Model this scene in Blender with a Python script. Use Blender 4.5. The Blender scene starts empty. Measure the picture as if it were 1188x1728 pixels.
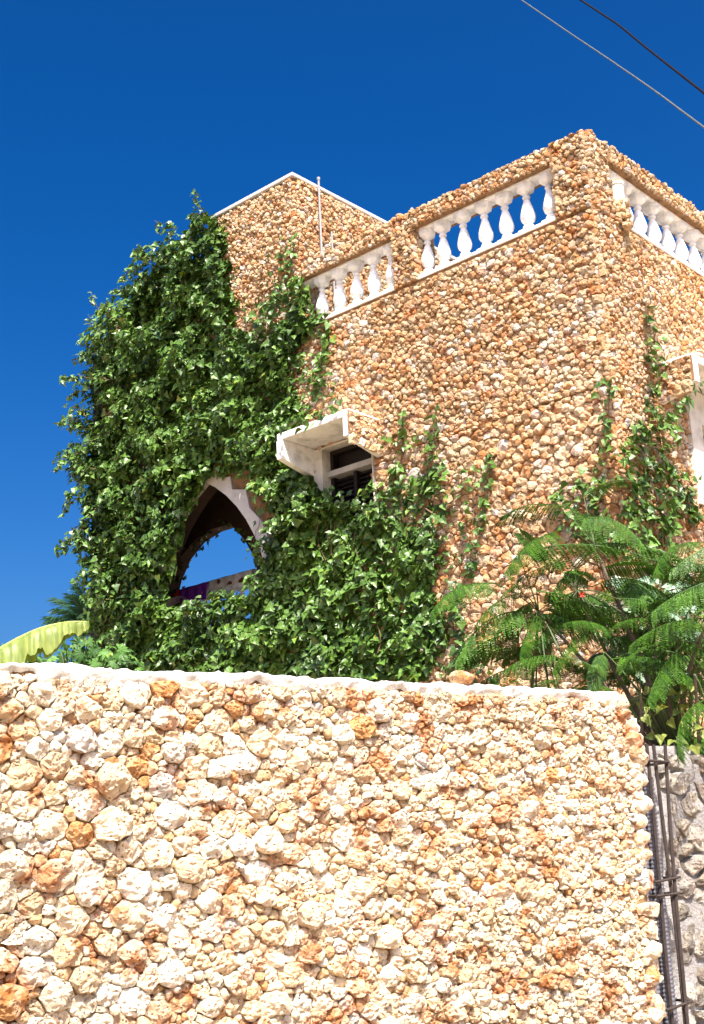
import bpy, bmesh, math, random
from mathutils import Vector, Matrix, noise
from mathutils.geometry import tessellate_polygon
from bpy_extras.object_utils import world_to_camera_view

random.seed(7)
scene = bpy.context.scene
col = scene.collection

# ------------------------------------------------------------------ camera
PITCH = math.radians(16.341)
ROLL = math.radians(2.7)
CAM_POS = Vector((0, 0, 1.6))
fw = Vector((0, math.cos(PITCH), math.sin(PITCH)))
rt = Vector((1, 0, 0))
up = Vector((0, -math.sin(PITCH), math.cos(PITCH)))
cam_x = math.cos(ROLL) * rt - math.sin(ROLL) * up
cam_y = math.sin(ROLL) * rt + math.cos(ROLL) * up
cd = bpy.data.cameras.new('camera')
cam = bpy.data.objects.new('camera', cd)
col.objects.link(cam)
cd.sensor_fit = 'VERTICAL'
cd.sensor_height = 36
cd.lens = 36 * 2199 / 1728
cd.clip_end = 3000
m3 = Matrix((cam_x, cam_y, -fw)).transposed()
cam.matrix_world = Matrix.Translation(CAM_POS) @ m3.to_4x4()
scene.camera = cam
scene.render.resolution_x = 704
scene.render.resolution_y = 1024

# ------------------------------------------------------------------ sky, sun, exposure
SUN_EL = math.radians(56)
SUN_AZ = math.radians(171)          # clockwise from +Y
w = bpy.data.worlds.new('World')
scene.world = w
w.use_nodes = True
nt = w.node_tree
bg = nt.nodes['Background']
sky = nt.nodes.new('ShaderNodeTexSky')
sky.sky_type = 'NISHITA'
sky.sun_disc = False
sky.sun_elevation = SUN_EL
sky.sun_rotation = SUN_AZ
sky.altitude = 0
sky.air_density = 1.0
sky.dust_density = 4.5
sky.ozone_density = 4.0
hs = nt.nodes.new('ShaderNodeHueSaturation')       # the film's strong colour, over the whole sky alike
hs.inputs['Saturation'].default_value = 1.25
hs.inputs['Value'].default_value = 0.68
hs.inputs['Hue'].default_value = 0.503
gm = nt.nodes.new('ShaderNodeGamma')               # and its contrast
gm.inputs['Gamma'].default_value = 1.5
nt.links.new(sky.outputs[0], gm.inputs['Color'])
nt.links.new(gm.outputs[0], hs.inputs['Color'])
nt.links.new(hs.outputs[0], bg.inputs['Color'])
bg.inputs['Strength'].default_value = 0.062
sl = bpy.data.lights.new('sun', 'SUN')
sl.energy = 5.0
sl.angle = math.radians(0.5)
sl.color = (1.0, 0.94, 0.84)
sun = bpy.data.objects.new('sun', sl)
col.objects.link(sun)
sdir = Vector((math.sin(SUN_AZ) * math.cos(SUN_EL), math.cos(SUN_AZ) * math.cos(SUN_EL), math.sin(SUN_EL)))
sun.rotation_euler = sdir.to_track_quat('Z', 'Y').to_euler()
sun.location = (5, -20, 30)
vs = scene.view_settings
vs.view_transform = 'Standard'
vs.look = 'None'
vs.gamma = 1
vs.exposure = 1.22
vs.use_curve_mapping = False

# ------------------------------------------------------------------ frames of the place
UP = Vector((0, 0, 1))
K = Vector((2.65641574, 12.21447729, 0))            # ground point of the house's near corner
L = Vector((-0.75011107, 0.66131187, 0))            # along the left face, away from us
R = Vector((0.66131187, 0.75011107, 0))             # along the right face, away from us
nL = -R.copy()
nR = -L.copy()
G0 = Vector((-1.335, 4.793, 0))                     # garden wall, left end in view
GW = Vector((0.8525404, 0.52266132, 0))
GN = Vector((0.52266132, -0.8525404, 0))


class Frame:
    """a wall face: x runs to the viewer's right, y up, z out of the wall"""
    def __init__(self, origin, X, N):
        self.o, self.X, self.N = origin.copy(), X.normalized(), N.normalized()
        self.rot = Matrix((self.X, UP, self.N)).transposed()

    def p(self, x, y, z=0.0):
        return self.o + self.X * x + UP * y + self.N * z


ORI = Vector((0, 0, 0))
F_LEFT = Frame(ORI, -L, nL)          # house children live relative to K, so their frames start at 0
F_RIGHT = Frame(ORI, R, nR)
F_TOWER = Frame(L * 4.28, R, nR)
F_GARD = Frame(ORI, GW, GN)          # relative to G0


# ------------------------------------------------------------------ materials
def new_mat(name):
    m = bpy.data.materials.new(name)
    m.use_nodes = True
    return m, m.node_tree, m.node_tree.nodes['Principled BSDF']


def N(nt, t, **kw):
    n = nt.nodes.new(t)
    for k, v in kw.items():
        if k in n.inputs:
            n.inputs[k].default_value = v
        else:
            setattr(n, k, v)
    return n


def ramp(nt, stops):
    r = nt.nodes.new('ShaderNodeValToRGB')
    el = r.color_ramp.elements
    while len(el) < len(stops):
        el.new(0.5)
    for e, (p, c) in zip(el, stops):
        e.position = p
        e.color = (*c, 1) if len(c) == 3 else c
    return r


def mix(nt, a, b, fac, blend='MIX'):
    n = nt.nodes.new('ShaderNodeMix')
    n.data_type = 'RGBA'
    n.blend_type = blend
    for sock, v in ((n.inputs[0], fac), (n.inputs[6], a), (n.inputs[7], b)):
        if hasattr(v, 'is_output') or isinstance(v, bpy.types.NodeSocket):
            nt.links.new(v, sock)
        elif isinstance(v, (int, float)):
            sock.default_value = v
        else:
            sock.default_value = (*v, 1)
    return n.outputs[2]


def stone_material(name, scale, warm, bump, pit):
    m, nt, b = new_mat(name)
    co = N(nt, 'ShaderNodeTexCoord').outputs['Object']
    geo = N(nt, 'ShaderNodeNewGeometry')
    co = geo.outputs['Position']
    at = N(nt, 'ShaderNodeAttribute', attribute_name='tint')
    n1 = N(nt, 'ShaderNodeTexNoise', Scale=6.5 * scale, Detail=5.0, Roughness=0.65)
    n2 = N(nt, 'ShaderNodeTexNoise', Scale=38 * scale, Detail=6.0, Roughness=0.75)
    vo = N(nt, 'ShaderNodeTexVoronoi', Scale=55 * scale)
    n3 = N(nt, 'ShaderNodeTexNoise', Scale=22 * scale, Detail=3.0)
    for n in (n1, n2, vo, n3):
        nt.links.new(co, n.inputs['Vector'])
    c = at.outputs['Color']
    rusty = ramp(nt, [(0.50, (0, 0, 0)), (0.63, (1, 1, 1))])
    nt.links.new(n1.outputs[0], rusty.inputs[0])
    f1 = N(nt, 'ShaderNodeMath', operation='MULTIPLY')
    nt.links.new(rusty.outputs[0], f1.inputs[0])
    f1.inputs[1].default_value = warm
    c = mix(nt, c, (0.45, 0.17, 0.05), f1.outputs[0])
    pale = ramp(nt, [(0.50, (0, 0, 0)), (0.63, (1, 1, 1))])
    nt.links.new(n3.outputs[0], pale.inputs[0])
    f2 = N(nt, 'ShaderNodeMath', operation='MULTIPLY')
    nt.links.new(pale.outputs[0], f2.inputs[0])
    f2.inputs[1].default_value = 0.30
    c = mix(nt, c, (0.70, 0.62, 0.48), f2.outputs[0])
    # pits and grain of coral rag
    pitr = ramp(nt, [(0.10, (1, 1, 1)), (0.30, (0, 0, 0))])
    nt.links.new(vo.outputs['Distance'], pitr.inputs[0])
    pm = ramp(nt, [(0.44, (0, 0, 0)), (0.58, (1, 1, 1))])
    nt.links.new(n2.outputs[0], pm.inputs[0])
    pf = N(nt, 'ShaderNodeMath', operation='MULTIPLY')
    nt.links.new(pitr.outputs[0], pf.inputs[0])
    nt.links.new(pm.outputs[0], pf.inputs[1])
    c = mix(nt, c, (0.30, 0.13, 0.045), mixfac(nt, pf.outputs[0], pit))
    grain = ramp(nt, [(0.3, (0.72, 0.66, 0.58)), (0.62, (1.12, 1.1, 1.06))])
    nt.links.new(n2.outputs[0], grain.inputs[0])
    c = mix(nt, c, grain.outputs[0], 0.8, 'MULTIPLY')
    nt.links.new(c, b.inputs['Base Color'])
    b.inputs['Roughness'].default_value = 0.93
    b.inputs['Specular IOR Level'].default_value = 0.25
    h = N(nt, 'ShaderNodeMath', operation='SUBTRACT')
    nt.links.new(n2.outputs[0], h.inputs[0])
    nt.links.new(pf.outputs[0], h.inputs[1])
    bu = N(nt, 'ShaderNodeBump', Strength=bump, Distance=0.02)
    nt.links.new(h.outputs[0], bu.inputs['Height'])
    nt.links.new(bu.outputs[0], b.inputs['Normal'])
    return m


def mixfac(nt, sock, k):
    f = N(nt, 'ShaderNodeMath', operation='MULTIPLY')
    nt.links.new(sock, f.inputs[0])
    f.inputs[1].default_value = k
    return f.outputs[0]


def plain(name, c, rough=0.8, var=0.15, scale=8.0, bump=0.2, metal=0.0, stain=None, spec=0.4, dist=0.01):
    m, nt, b = new_mat(name)
    geo = N(nt, 'ShaderNodeNewGeometry')
    n = N(nt, 'ShaderNodeTexNoise', Scale=scale, Detail=6.0, Roughness=0.65)
    n2 = N(nt, 'ShaderNodeTexNoise', Scale=scale * 7, Detail=4.0, Roughness=0.7)
    nt.links.new(geo.outputs['Position'], n.inputs['Vector'])
    nt.links.new(geo.outputs['Position'], n2.inputs['Vector'])
    lo = tuple(x * (1 - var) for x in c)
    hi = tuple(min(1, x * (1 + var * 0.6)) for x in c)
    r = ramp(nt, [(0.32, stain or lo), (0.52, c), (0.75, hi)])
    nt.links.new(n.outputs[0], r.inputs[0])
    nt.links.new(r.outputs[0], b.inputs['Base Color'])
    b.inputs['Roughness'].default_value = rough
    b.inputs['Metallic'].default_value = metal
    b.inputs['Specular IOR Level'].default_value = spec
    if bump:
        bu = N(nt, 'ShaderNodeBump', Strength=bump, Distance=dist)
        nt.links.new(n2.outputs[0], bu.inputs['Height'])
        nt.links.new(bu.outputs[0], b.inputs['Normal'])
    return m


def leaf_material(name, base, light, rough=0.42, trans=0.25, spec=0.5):
    m, nt, b = new_mat(name)
    at = N(nt, 'ShaderNodeAttribute', attribute_name='tint')
    oi = N(nt, 'ShaderNodeObjectInfo')
    geo = N(nt, 'ShaderNodeNewGeometry')
    n = N(nt, 'ShaderNodeTexNoise', Scale=14.0, Detail=2.0)
    nt.links.new(geo.outputs['Position'], n.inputs['Vector'])
    add = N(nt, 'ShaderNodeMath', operation='ADD')
    nt.links.new(at.outputs['Fac'], add.inputs[0])
    mm = N(nt, 'ShaderNodeMath', operation='MULTIPLY_ADD')
    nt.links.new(n.outputs[0], mm.inputs[0])
    mm.inputs[1].default_value = 0.7
    mm.inputs[2].default_value = -0.35
    nt.links.new(mm.outputs[0], add.inputs[1])
    r = ramp(nt, [(0.0, base), (0.6, light), (0.88, tuple(min(1, x * 1.35) for x in light)), (1.0, (light[0] * 2.6, light[1] * 1.5, light[2] * 1.4))])
    nt.links.new(add.outputs[0], r.inputs[0])
    nt.links.new(r.outputs[0], b.inputs['Base Color'])
    b.inputs['Roughness'].default_value = rough
    b.inputs['Specular IOR Level'].default_value = spec
    tr = N(nt, 'ShaderNodeBsdfTranslucent')
    tc = mix(nt, r.outputs[0], (0.9, 1.0, 0.25), 1.0, 'MULTIPLY')
    nt.links.new(tc, tr.inputs['Color'])
    ms = N(nt, 'ShaderNodeMixShader')
    ms.inputs[0].default_value = trans
    nt.links.new(b.outputs[0], ms.inputs[1])
    nt.links.new(tr.outputs[0], ms.inputs[2])
    nt.links.new(ms.outputs[0], nt.nodes['Material Output'].inputs['Surface'])
    return m


M_GSTONE = stone_material('garden_stone', 1.0, 0.85, 1.0, 1.0)
M_RSTONE = stone_material('grey_rubble', 0.9, 0.12, 1.0, 0.5)
M_HSTONE = stone_material('house_stone', 0.75, 0.7, 0.8, 0.8)
M_GMORTAR = plain('rust_shadow_mortar', (0.33, 0.175, 0.075), 0.95, 0.4, 14, 1.0, dist=0.03)  # rusty tone, deepened to paint the shadows between the stones
M_MORTAR = plain('warm_mortar', (0.34, 0.19, 0.09), 0.95, 0.4, 14, 1.0, dist=0.03)
M_GREYMORTAR = plain('grey_mortar', (0.38, 0.36, 0.35), 0.95, 0.3, 9, 1.0, dist=0.03)
M_CAP = plain('lime_cap', (0.84, 0.84, 0.82), 0.9, 0.12, 11, 1.0, dist=0.02, stain=(0.56, 0.52, 0.46))
M_PIPE = plain('grey_pipe', (0.26, 0.26, 0.27), 0.6, 0.15, 6, 0.1)
M_SURROUND = plain('shaded_arch_plaster', (0.46, 0.45, 0.43), 0.85, 0.2, 4, 0.3)  # white arch plaster with its shade painted in as grey; also the coping's grey
M_WHITE = plain('white_paint', (0.80, 0.80, 0.79), 0.65, 0.08, 6, 0.3, stain=(0.50, 0.50, 0.47))
M_PLASTER = plain('old_plaster', (0.62, 0.60, 0.55), 0.85, 0.25, 4, 0.3, stain=(0.40, 0.37, 0.31))
M_SHADEPLASTER = plain('shade_brown_plaster', (0.05, 0.03, 0.022), 0.9, 0.3, 4, 0.3)  # white plaster of the loggia, its deep shade put into the brown
M_SHADEWOOD = plain('shadow_dark_wood', (0.010, 0.005, 0.004), 0.6, 0.3, 10, 0.3)  # dark wood, blackened further to paint the shadow in the window recess
M_DECK = plain('deck_concrete', (0.35, 0.32, 0.28), 0.9, 0.3, 3, 0.3)
M_STEEL = plain('rusty_steel', (0.05, 0.036, 0.032), 0.8, 0.4, 30, 0.5, metal=0.2)
M_RIB = plain('grey_ribbed_steel', (0.15, 0.15, 0.18), 0.65, 0.3, 40, 0.4, metal=0.2)
M_CABLE_DARK = plain('black_cable', (0.006, 0.005, 0.007), 0.8, 0.2, 10, 0, spec=0.1)
M_CABLE_GREY = plain('grey_cable', (0.075, 0.085, 0.08), 0.6, 0.2, 10, 0)
M_GROUND = plain('dry_earth', (0.34, 0.25, 0.16), 0.95, 0.35, 1.3, 0.8, dist=0.04)
M_STEM = plain('vine_stem', (0.17, 0.11, 0.06), 0.85, 0.4, 30, 0.3)
M_GREENSTEM = plain('green_stem', (0.06, 0.09, 0.025), 0.6, 0.3, 30, 0.2)
M_BARK = plain('grey_bark', (0.16, 0.12, 0.085), 0.9, 0.4, 20, 0.8)
M_IVY = leaf_material('ivy_leaf', (0.010, 0.038, 0.006), (0.095, 0.185, 0.028), 0.42, 0.07, 0.55)
M_FROND = leaf_material('feathery_leaf', (0.011, 0.040, 0.007), (0.056, 0.14, 0.010), 0.5, 0.14, 0.4)
M_BANANA = leaf_material('banana_leaf', (0.10, 0.16, 0.03), (0.28, 0.34, 0.09), 0.45, 0.35, 0.4)
M_PALM = leaf_material('palm_leaf', (0.012, 0.045, 0.022), (0.03, 0.09, 0.04), 0.5, 0.15, 0.4)
M_SHRUB = leaf_material('shrub_leaf', (0.025, 0.08, 0.012), (0.075, 0.17, 0.03), 0.5, 0.25, 0.4)
M_PALE = leaf_material('pale_leaf', (0.10, 0.20, 0.11), (0.24, 0.36, 0.24), 0.42, 0.2, 0.6)
M_YELLOW = leaf_material('yellow_leaf', (0.09, 0.14, 0.02), (0.22, 0.26, 0.05), 0.5, 0.3, 0.4)
M_PURPLE = plain('purple_cloth', (0.24, 0.04, 0.50), 0.9, 0.15, 12, 0.3)
M_RED = plain('red_cloth', (0.55, 0.02, 0.02), 0.9, 0.15, 12, 0.3)
M_PINK = plain('pale_pink_cloth', (0.75, 0.60, 0.62), 0.9, 0.15, 12, 0.3)
M_FLOWER = plain('red_flower', (0.40, 0.04, 0.02), 0.6, 0.2, 30, 0)


def spotted_material():
    m, nt, b = new_mat('spotted_cloth')
    geo = N(nt, 'ShaderNodeNewGeometry')
    v = N(nt, 'ShaderNodeTexVoronoi', Scale=5.2)
    nt.links.new(geo.outputs['Position'], v.inputs['Vector'])
    r = ramp(nt, [(0.27, (0.22, 0.075, 0.02)), (0.36, (0.90, 0.89, 0.86))])
    nt.links.new(v.outputs['Distance'], r.inputs[0])
    nt.links.new(r.outputs[0], b.inputs['Base Color'])
    b.inputs['Roughness'].default_value = 0.9
    tr = N(nt, 'ShaderNodeBsdfTranslucent')
    nt.links.new(r.outputs[0], tr.inputs['Color'])
    ms = N(nt, 'ShaderNodeMixShader')
    ms.inputs[0].default_value = 0.6
    nt.links.new(b.outputs[0], ms.inputs[1])
    nt.links.new(tr.outputs[0], ms.inputs[2])
    nt.links.new(ms.outputs[0], nt.nodes['Material Output'].inputs['Surface'])
    return m


M_SPOT = spotted_material()


# ------------------------------------------------------------------ object helpers
def link(name, data, parent=None):
    o = bpy.data.objects.new(name, data)
    col.objects.link(o)
    if parent is not None:
        o.parent = parent
    return o


def tag(o, label=None, cat=None, group=None, kind=None):
    for k, v in (('label', label), ('category', cat), ('group', group), ('kind', kind)):
        if v:
            o[k] = v
    return o


def empty(name, loc, label, cat, group=None):
    o = link(name, None)
    o.location = loc
    o.empty_display_size = 0.2
    return tag(o, label, cat, group)


def mesh(name, verts, faces, mat, tints=None, smooth=False, mats=None, fmat=None):
    me = bpy.data.meshes.new(name)
    me.from_pydata([tuple(v) for v in verts], [], faces)
    for m in (mats or [mat]):
        me.materials.append(m)
    if fmat:
        me.polygons.foreach_set('material_index', fmat)
    if tints:
        a = me.attributes.new('tint', 'FLOAT_COLOR', 'POINT')
        a.data.foreach_set('color', [c for t in tints for c in (t[0], t[1], t[2], 1.0)])
    if smooth:
        me.polygons.foreach_set('use_smooth', [True] * len(me.polygons))
    me.update()
    return me


class MB:
    """collects shapes into one mesh"""
    def __init__(self):
        self.v, self.f, self.t = [], [], []

    def add(self, verts, faces, tint=None):
        k = len(self.v)
        self.v += [Vector(q) for q in verts]
        self.f += [tuple(i + k for i in q) for q in faces]
        self.t += [tint or (0.5, 0.5, 0.5)] * len(verts)

    def box(self, fr, x0, x1, y0, y1, z0, z1, tint=None):
        c = [fr.p(x, y, z) for z in (z0, z1) for y in (y0, y1) for x in (x0, x1)]
        self.add(c, [(0, 2, 3, 1), (4, 5, 7, 6), (0, 1, 5, 4), (2, 6, 7, 3), (0, 4, 6, 2), (1, 3, 7, 5)], tint)

    def tube(self, pts, r0, r1=None, n=6, tint=None):
        r1 = r0 if r1 is None else r1
        pts = [Vector(q) for q in pts]
        vs, fs = [], []
        for i, q in enumerate(pts):
            d = (pts[min(i + 1, len(pts) - 1)] - pts[max(i - 1, 0)]).normalized()
            a = d.cross(Vector((0.31, 0.17, 0.93)))
            if a.length < 1e-3:
                a = d.cross(Vector((1, 0, 0)))
            a.normalize()
            b = d.cross(a)
            r = r0 + (r1 - r0) * i / max(1, len(pts) - 1)
            for k in range(n):
                th = 2 * math.pi * k / n
                vs.append(q + (a * math.cos(th) + b * math.sin(th)) * r)
        for i in range(len(pts) - 1):
            for k in range(n):
                fs.append((i * n + k, i * n + (k + 1) % n, (i + 1) * n + (k + 1) % n, (i + 1) * n + k))
        fs.append(tuple(range(n))[::-1])
        fs.append(tuple((len(pts) - 1) * n + k for k in range(n)))
        self.add(vs, fs, tint)

    def lathe(self, base, prof, n=16):
        vs, fs = [], []
        for r, z in prof:
            for k in range(n):
                th = 2 * math.pi * (k + 0.5) / n
                vs.append(base + Vector((r * math.cos(th), r * math.sin(th), z)))
        for i in range(len(prof) - 1):
            for k in range(n):
                fs.append((i * n + k, i * n + (k + 1) % n, (i + 1) * n + (k + 1) % n, (i + 1) * n + k))
        fs.append(tuple(range(n))[::-1])
        fs.append(tuple((len(prof) - 1) * n + k for k in range(n)))
        self.add(vs, fs)

    def build(self, name, mat, parent=None, smooth=False, tint=False, loc=None):
        me = mesh(name, self.v, self.f, mat, self.t if tint else None, smooth)
        o = link(name, me, parent)
        if loc is not None:
            o.location = loc
        return o


def box_obj(name, mat, parent, fr, *a, bevel=0.0):
    mb = MB()
    mb.box(fr, *a)
    o = mb.build(name, mat, parent)
    if bevel:
        bm = bmesh.new()
        bm.from_mesh(o.data)
        bmesh.ops.bevel(bm, geom=bm.edges[:], offset=bevel, segments=2, affect='EDGES', profile=0.5)
        bm.to_mesh(o.data)
        bm.free()
    return o


def slab(name, fr, outer, holes, z0, z1, mats, parent):
    """a polygon with openings, given thickness; mats = (faces, outer edge, sides of the openings)"""
    loops = [outer] + holes
    flat = [q for lp in loops for q in lp]
    tris = tessellate_polygon([[Vector((x, y, 0)) for x, y in lp] for lp in loops])
    n = len(flat)
    vs = [fr.p(x, y, z1) for x, y in flat] + [fr.p(x, y, z0) for x, y in flat]
    fs, fm = [], []
    for t in tris:
        a, b, c = (Vector((*flat[i], 0)) for i in t)
        t = tuple(t) if (b - a).cross(c - a).z > 0 else tuple(t)[::-1]
        fs.append(t)
        fm.append(0)
        fs.append(tuple(i + n for i in t[::-1]))
        fm.append(0)
    k = 0
    for li, lp in enumerate(loops):
        for i in range(len(lp)):
            j = (i + 1) % len(lp)
            fs.append((k + i, k + j, k + j + n, k + i + n))
            fm.append(1 if li == 0 else 2)
        k += len(lp)
    me = mesh(name, vs, fs, None, mats=list(mats), fmat=fm)
    bm = bmesh.new()
    bm.from_mesh(me)
    bmesh.ops.recalc_face_normals(bm, faces=bm.faces[:])
    bm.to_mesh(me)
    bm.free()
    return link(name, me, parent)


# ------------------------------------------------------------------ stones
PAL_HOUSE = [((0.44, 0.315, 0.195), 6), ((0.50, 0.39, 0.27), 5), ((0.39, 0.245, 0.12), 4), ((0.34, 0.18, 0.08), 2.5),
             ((0.57, 0.50, 0.42), 1.6), ((0.44, 0.40, 0.37), 1), ((0.50, 0.34, 0.19), 4)]
PAL_GARD = [((0.70, 0.59, 0.44), 7), ((0.76, 0.66, 0.52), 9), ((0.64, 0.49, 0.32), 3), ((0.52, 0.28, 0.12), 0.8),
            ((0.80, 0.74, 0.64), 6), ((0.56, 0.54, 0.52), 0.6), ((0.66, 0.52, 0.36), 4)]


def pick(pal, rnd, x=0.0, y=0.0):
    # rusty stones come in loose patches
    warm = 1.0 + 1.6 * noise.noise(Vector((x * 2.3, y * 2.3, 4.4)))
    pal = [(c, k * (max(0.05, warm) ** 1.6 if c[0] > c[2] * 2.4 else 1.0)) for c, k in pal]
    t = rnd.random() * sum(k for _, k in pal)
    for c, k in pal:
        t -= k
        if t <= 0:
            break
    j = (1 + rnd.uniform(-0.12, 0.12)) * (1 + 0.22 * noise.noise(Vector((x * 0.9, y * 0.9, 1.3))))
    return tuple(x * j for x in c)


class Grid:
    def __init__(self, cell):
        self.c, self.d = cell, {}

    def add(self, p):
        self.d.setdefault((int(p[0] // self.c), int(p[1] // self.c)), []).append(p)

    def near(self, x, y, rad):
        k = int(rad // self.c) + 1
        cx, cy = int(x // self.c), int(y // self.c)
        for i in range(cx - k, cx + k + 1):
            for j in range(cy - k, cy + k + 1):
                yield from self.d.get((i, j), ())


def pack(x0, x1, y0, y1, sizes, rnd, squash=0.86, keep=None, fill=0.66, scale=None, prob=None):
    """stones of mixed sizes laid side by side; sizes = [(radius, tries per square metre)]; y is stretched so stones lie flat"""
    rmax = sizes[0][0] * (max(scale(x0), scale(x1)) if scale else 1)
    g = Grid(rmax)
    pts = []
    Y0, Y1 = y0 / squash, y1 / squash
    for r, dens in sizes:
        for _ in range(int(dens * (x1 - x0) * (Y1 - Y0))):
            x, y = rnd.uniform(x0, x1), rnd.uniform(Y0, Y1)
            if keep and not keep(x, y * squash):
                continue
            if prob and rnd.random() > prob(x, r):
                continue
            rr = r * rnd.uniform(0.85, 1.15) * (scale(x) if scale else 1)
            if all((x - q[0]) ** 2 + (y - q[1]) ** 2 > (fill * (rr + q[2])) ** 2 for q in g.near(x, y, rr + rmax)):
                q = (x, y, rr)
                g.add(q)
                pts.append(q)
    cells = []
    for (x, y, r) in pts:
        j_ = lambda: rnd.uniform(-0.25, 0.1) * r
        B = r * 3.0
        ax, bx = max(-B, x0 - x - j_()), min(B, x1 - x + j_())
        ay, by = max(-B, Y0 - y - j_()), min(B, Y1 - y + j_())
        poly = [(ax, ay), (bx, ay), (bx, by), (ax, by)]
        nb = sorted((q for q in g.near(x, y, r * 3.0 + rmax * 1.5) if q != (x, y, r)), key=lambda q: (q[0] - x) ** 2 + (q[1] - y) ** 2)
        for q in nb[:22]:
            dx, dy = q[0] - x, q[1] - y
            D = math.hypot(dx, dy)
            if D > (r * 4.2 + q[2]):
                break
            t = (D * D + (r * r - q[2] * q[2]) * 0.55) / (2 * D)
            dx, dy = dx / D, dy / D
            new = []
            for i in range(len(poly)):
                a, b = poly[i], poly[(i + 1) % len(poly)]
                da, db = a[0] * dx + a[1] * dy - t, b[0] * dx + b[1] * dy - t
                if da <= 0:
                    new.append(a)
                if (da < 0) != (db < 0) and da != db:
                    s = da / (da - db)
                    new.append((a[0] + (b[0] - a[0]) * s, a[1] + (b[1] - a[1]) * s))
            poly = new
            if len(poly) < 3:
                break
        if len(poly) >= 3:
            cells.append((x, y * squash, r, [(px, py * squash) for px, py in poly]))
    return cells


def stone_geo(poly, r, h, rnd, nA, rings, rough, gap):
    """a lump of rock filling the outline poly: verts in wall axes (x, y, z out), faces"""
    cx = sum(p[0] for p in poly) / len(poly)
    cy = sum(p[1] for p in poly) / len(poly)
    ang0 = rnd.uniform(0, 6.28)
    seed = Vector((rnd.uniform(0, 90), rnd.uniform(0, 90), rnd.uniform(0, 90)))
    fr = 1.1 / max(r, 0.02)
    rad = []
    for k in range(nA):
        th = ang0 + 2 * math.pi * k / nA
        dx, dy = math.cos(th), math.sin(th)
        best = 9.0
        for i in range(len(poly)):
            ax, ay = poly[i][0] - cx, poly[i][1] - cy
            bx, by = poly[(i + 1) % len(poly)][0] - cx, poly[(i + 1) % len(poly)][1] - cy
            ex, ey = bx - ax, by - ay
            den = dx * ey - dy * ex
            if abs(den) > 1e-9:
                t = (ax * ey - ay * ex) / den
                s = (ax * dy - ay * dx) / den
                if t > 0 and -1e-6 <= s <= 1 + 1e-6:
                    best = min(best, t)
        rad.append(max(0.3 * r, min(best, r * 3.0)))
    sm = [(rad[k - 1] + 2 * rad[k] + rad[(k + 1) % nA]) / 4 for k in range(nA)]
    rad = [max(0.2 * r, min(a, b * 1.2) * (1 + rnd.uniform(-0.075, 0.03)) - gap) for a, b in zip(rad, sm)]
    tx, ty = rnd.uniform(-0.30, 0.30), rnd.uniform(-0.35, 0.25)
    planes = []                                       # broken faces: the top is the lowest of several tilted planes
    for k in range(rnd.randint(4, 6)):
        a = rnd.uniform(0, 6.28)
        s_ = rnd.uniform(0.35, 1.0)
        planes.append((s_ * math.cos(a), s_ * math.sin(a), r * rnd.uniform(0.05, 0.6) * s_))
    vs = []
    R_ = rings
    for (t, z) in R_:
        for k in range(nA):
            th = ang0 + 2 * math.pi * k / nA
            q = rad[k] * t
            x, y = cx + q * math.cos(th), cy + q * math.sin(th)
            zz = h * z
            if z > 0:
                zz += (tx * (x - cx) + ty * (y - cy)) * z
                zz = max(0.42 * h * z, min([zz] + [h - (px_ * (x - cx) + py_ * (y - cy)) + o_ for px_, py_, o_ in planes]))
                nv = noise.noise_vector(Vector((x, y, zz)) * fr + seed)
                nv2 = noise.noise_vector(Vector((x, y, zz)) * fr * 2.9 + seed)
                x += (nv.x * 0.28 + nv2.x * 0.22) * rough * r
                y += (nv.y * 0.28 + nv2.y * 0.22) * rough * r
                zz += (nv.z * 0.45 + nv2.z * 0.5) * rough * r
                if nA > 20:
                    nv3 = noise.noise_vector(Vector((x, y, zz)) * 75 + seed)
                    zz += nv3.z * 0.007 - 0.016 * max(0, nv3.x - 0.15)
                    x += nv3.y * 0.004
            vs.append((x, y, zz))
    nv = noise.noise_vector(Vector((cx, cy, h)) * fr + seed)
    vs.append((cx, cy, h * 1.0 + nv.z * rough * r * 0.8))
    fs = []
    for i in range(len(R_) - 1):
        for k in range(nA):
            fs.append((i * nA + k, i * nA + (k + 1) % nA, (i + 1) * nA + (k + 1) % nA, (i + 1) * nA + k))
    last = (len(R_) - 1) * nA
    for k in range(nA):
        fs.append((last + k, last + (k + 1) % nA, len(vs) - 1))
    return vs, fs


RINGS_FAR = [(1.0, -0.5), (0.99, 0.5), (0.86, 0.92), (0.45, 1.0)]
RINGS_NEAR = [(1.0, -0.6), (1.0, 0.15), (0.985, 0.58), (0.945, 0.84), (0.86, 0.96), (0.72, 1.0), (0.56, 1.0), (0.40, 1.0), (0.26, 1.0), (0.13, 1.0)]
RINGS_SMALL = [(1.0, -0.5), (0.98, 0.3), (0.82, 0.8), (0.5, 1.0)]


def rock_geo(r, rnd, sx=1.2, sy=0.9, sz=0.9, rough=0.35):
    """a loose lump for edges and corners"""
    bm = bmesh.new()
    bmesh.ops.create_icosphere(bm, subdivisions=2, radius=1)
    seed = Vector((rnd.uniform(0, 90), rnd.uniform(0, 90), rnd.uniform(0, 90)))
    q = Matrix.Rotation(rnd.uniform(0, 6.28), 3, Vector((rnd.uniform(-1, 1), rnd.uniform(-1, 1), rnd.uniform(-1, 1.1))))
    vs = []
    for v in bm.verts:
        c = v.co * (1 + rough * (noise.noise(v.co * 1.3 + seed) + 0.5 * noise.noise(v.co * 3 + seed)))
        c = q @ Vector((c.x * sx, c.y * sy, c.z * sz))
        vs.append(c * r)
    fs = [tuple(v.index for v in f.verts) for f in bm.faces]
    bm.free()
    return vs, fs


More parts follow.
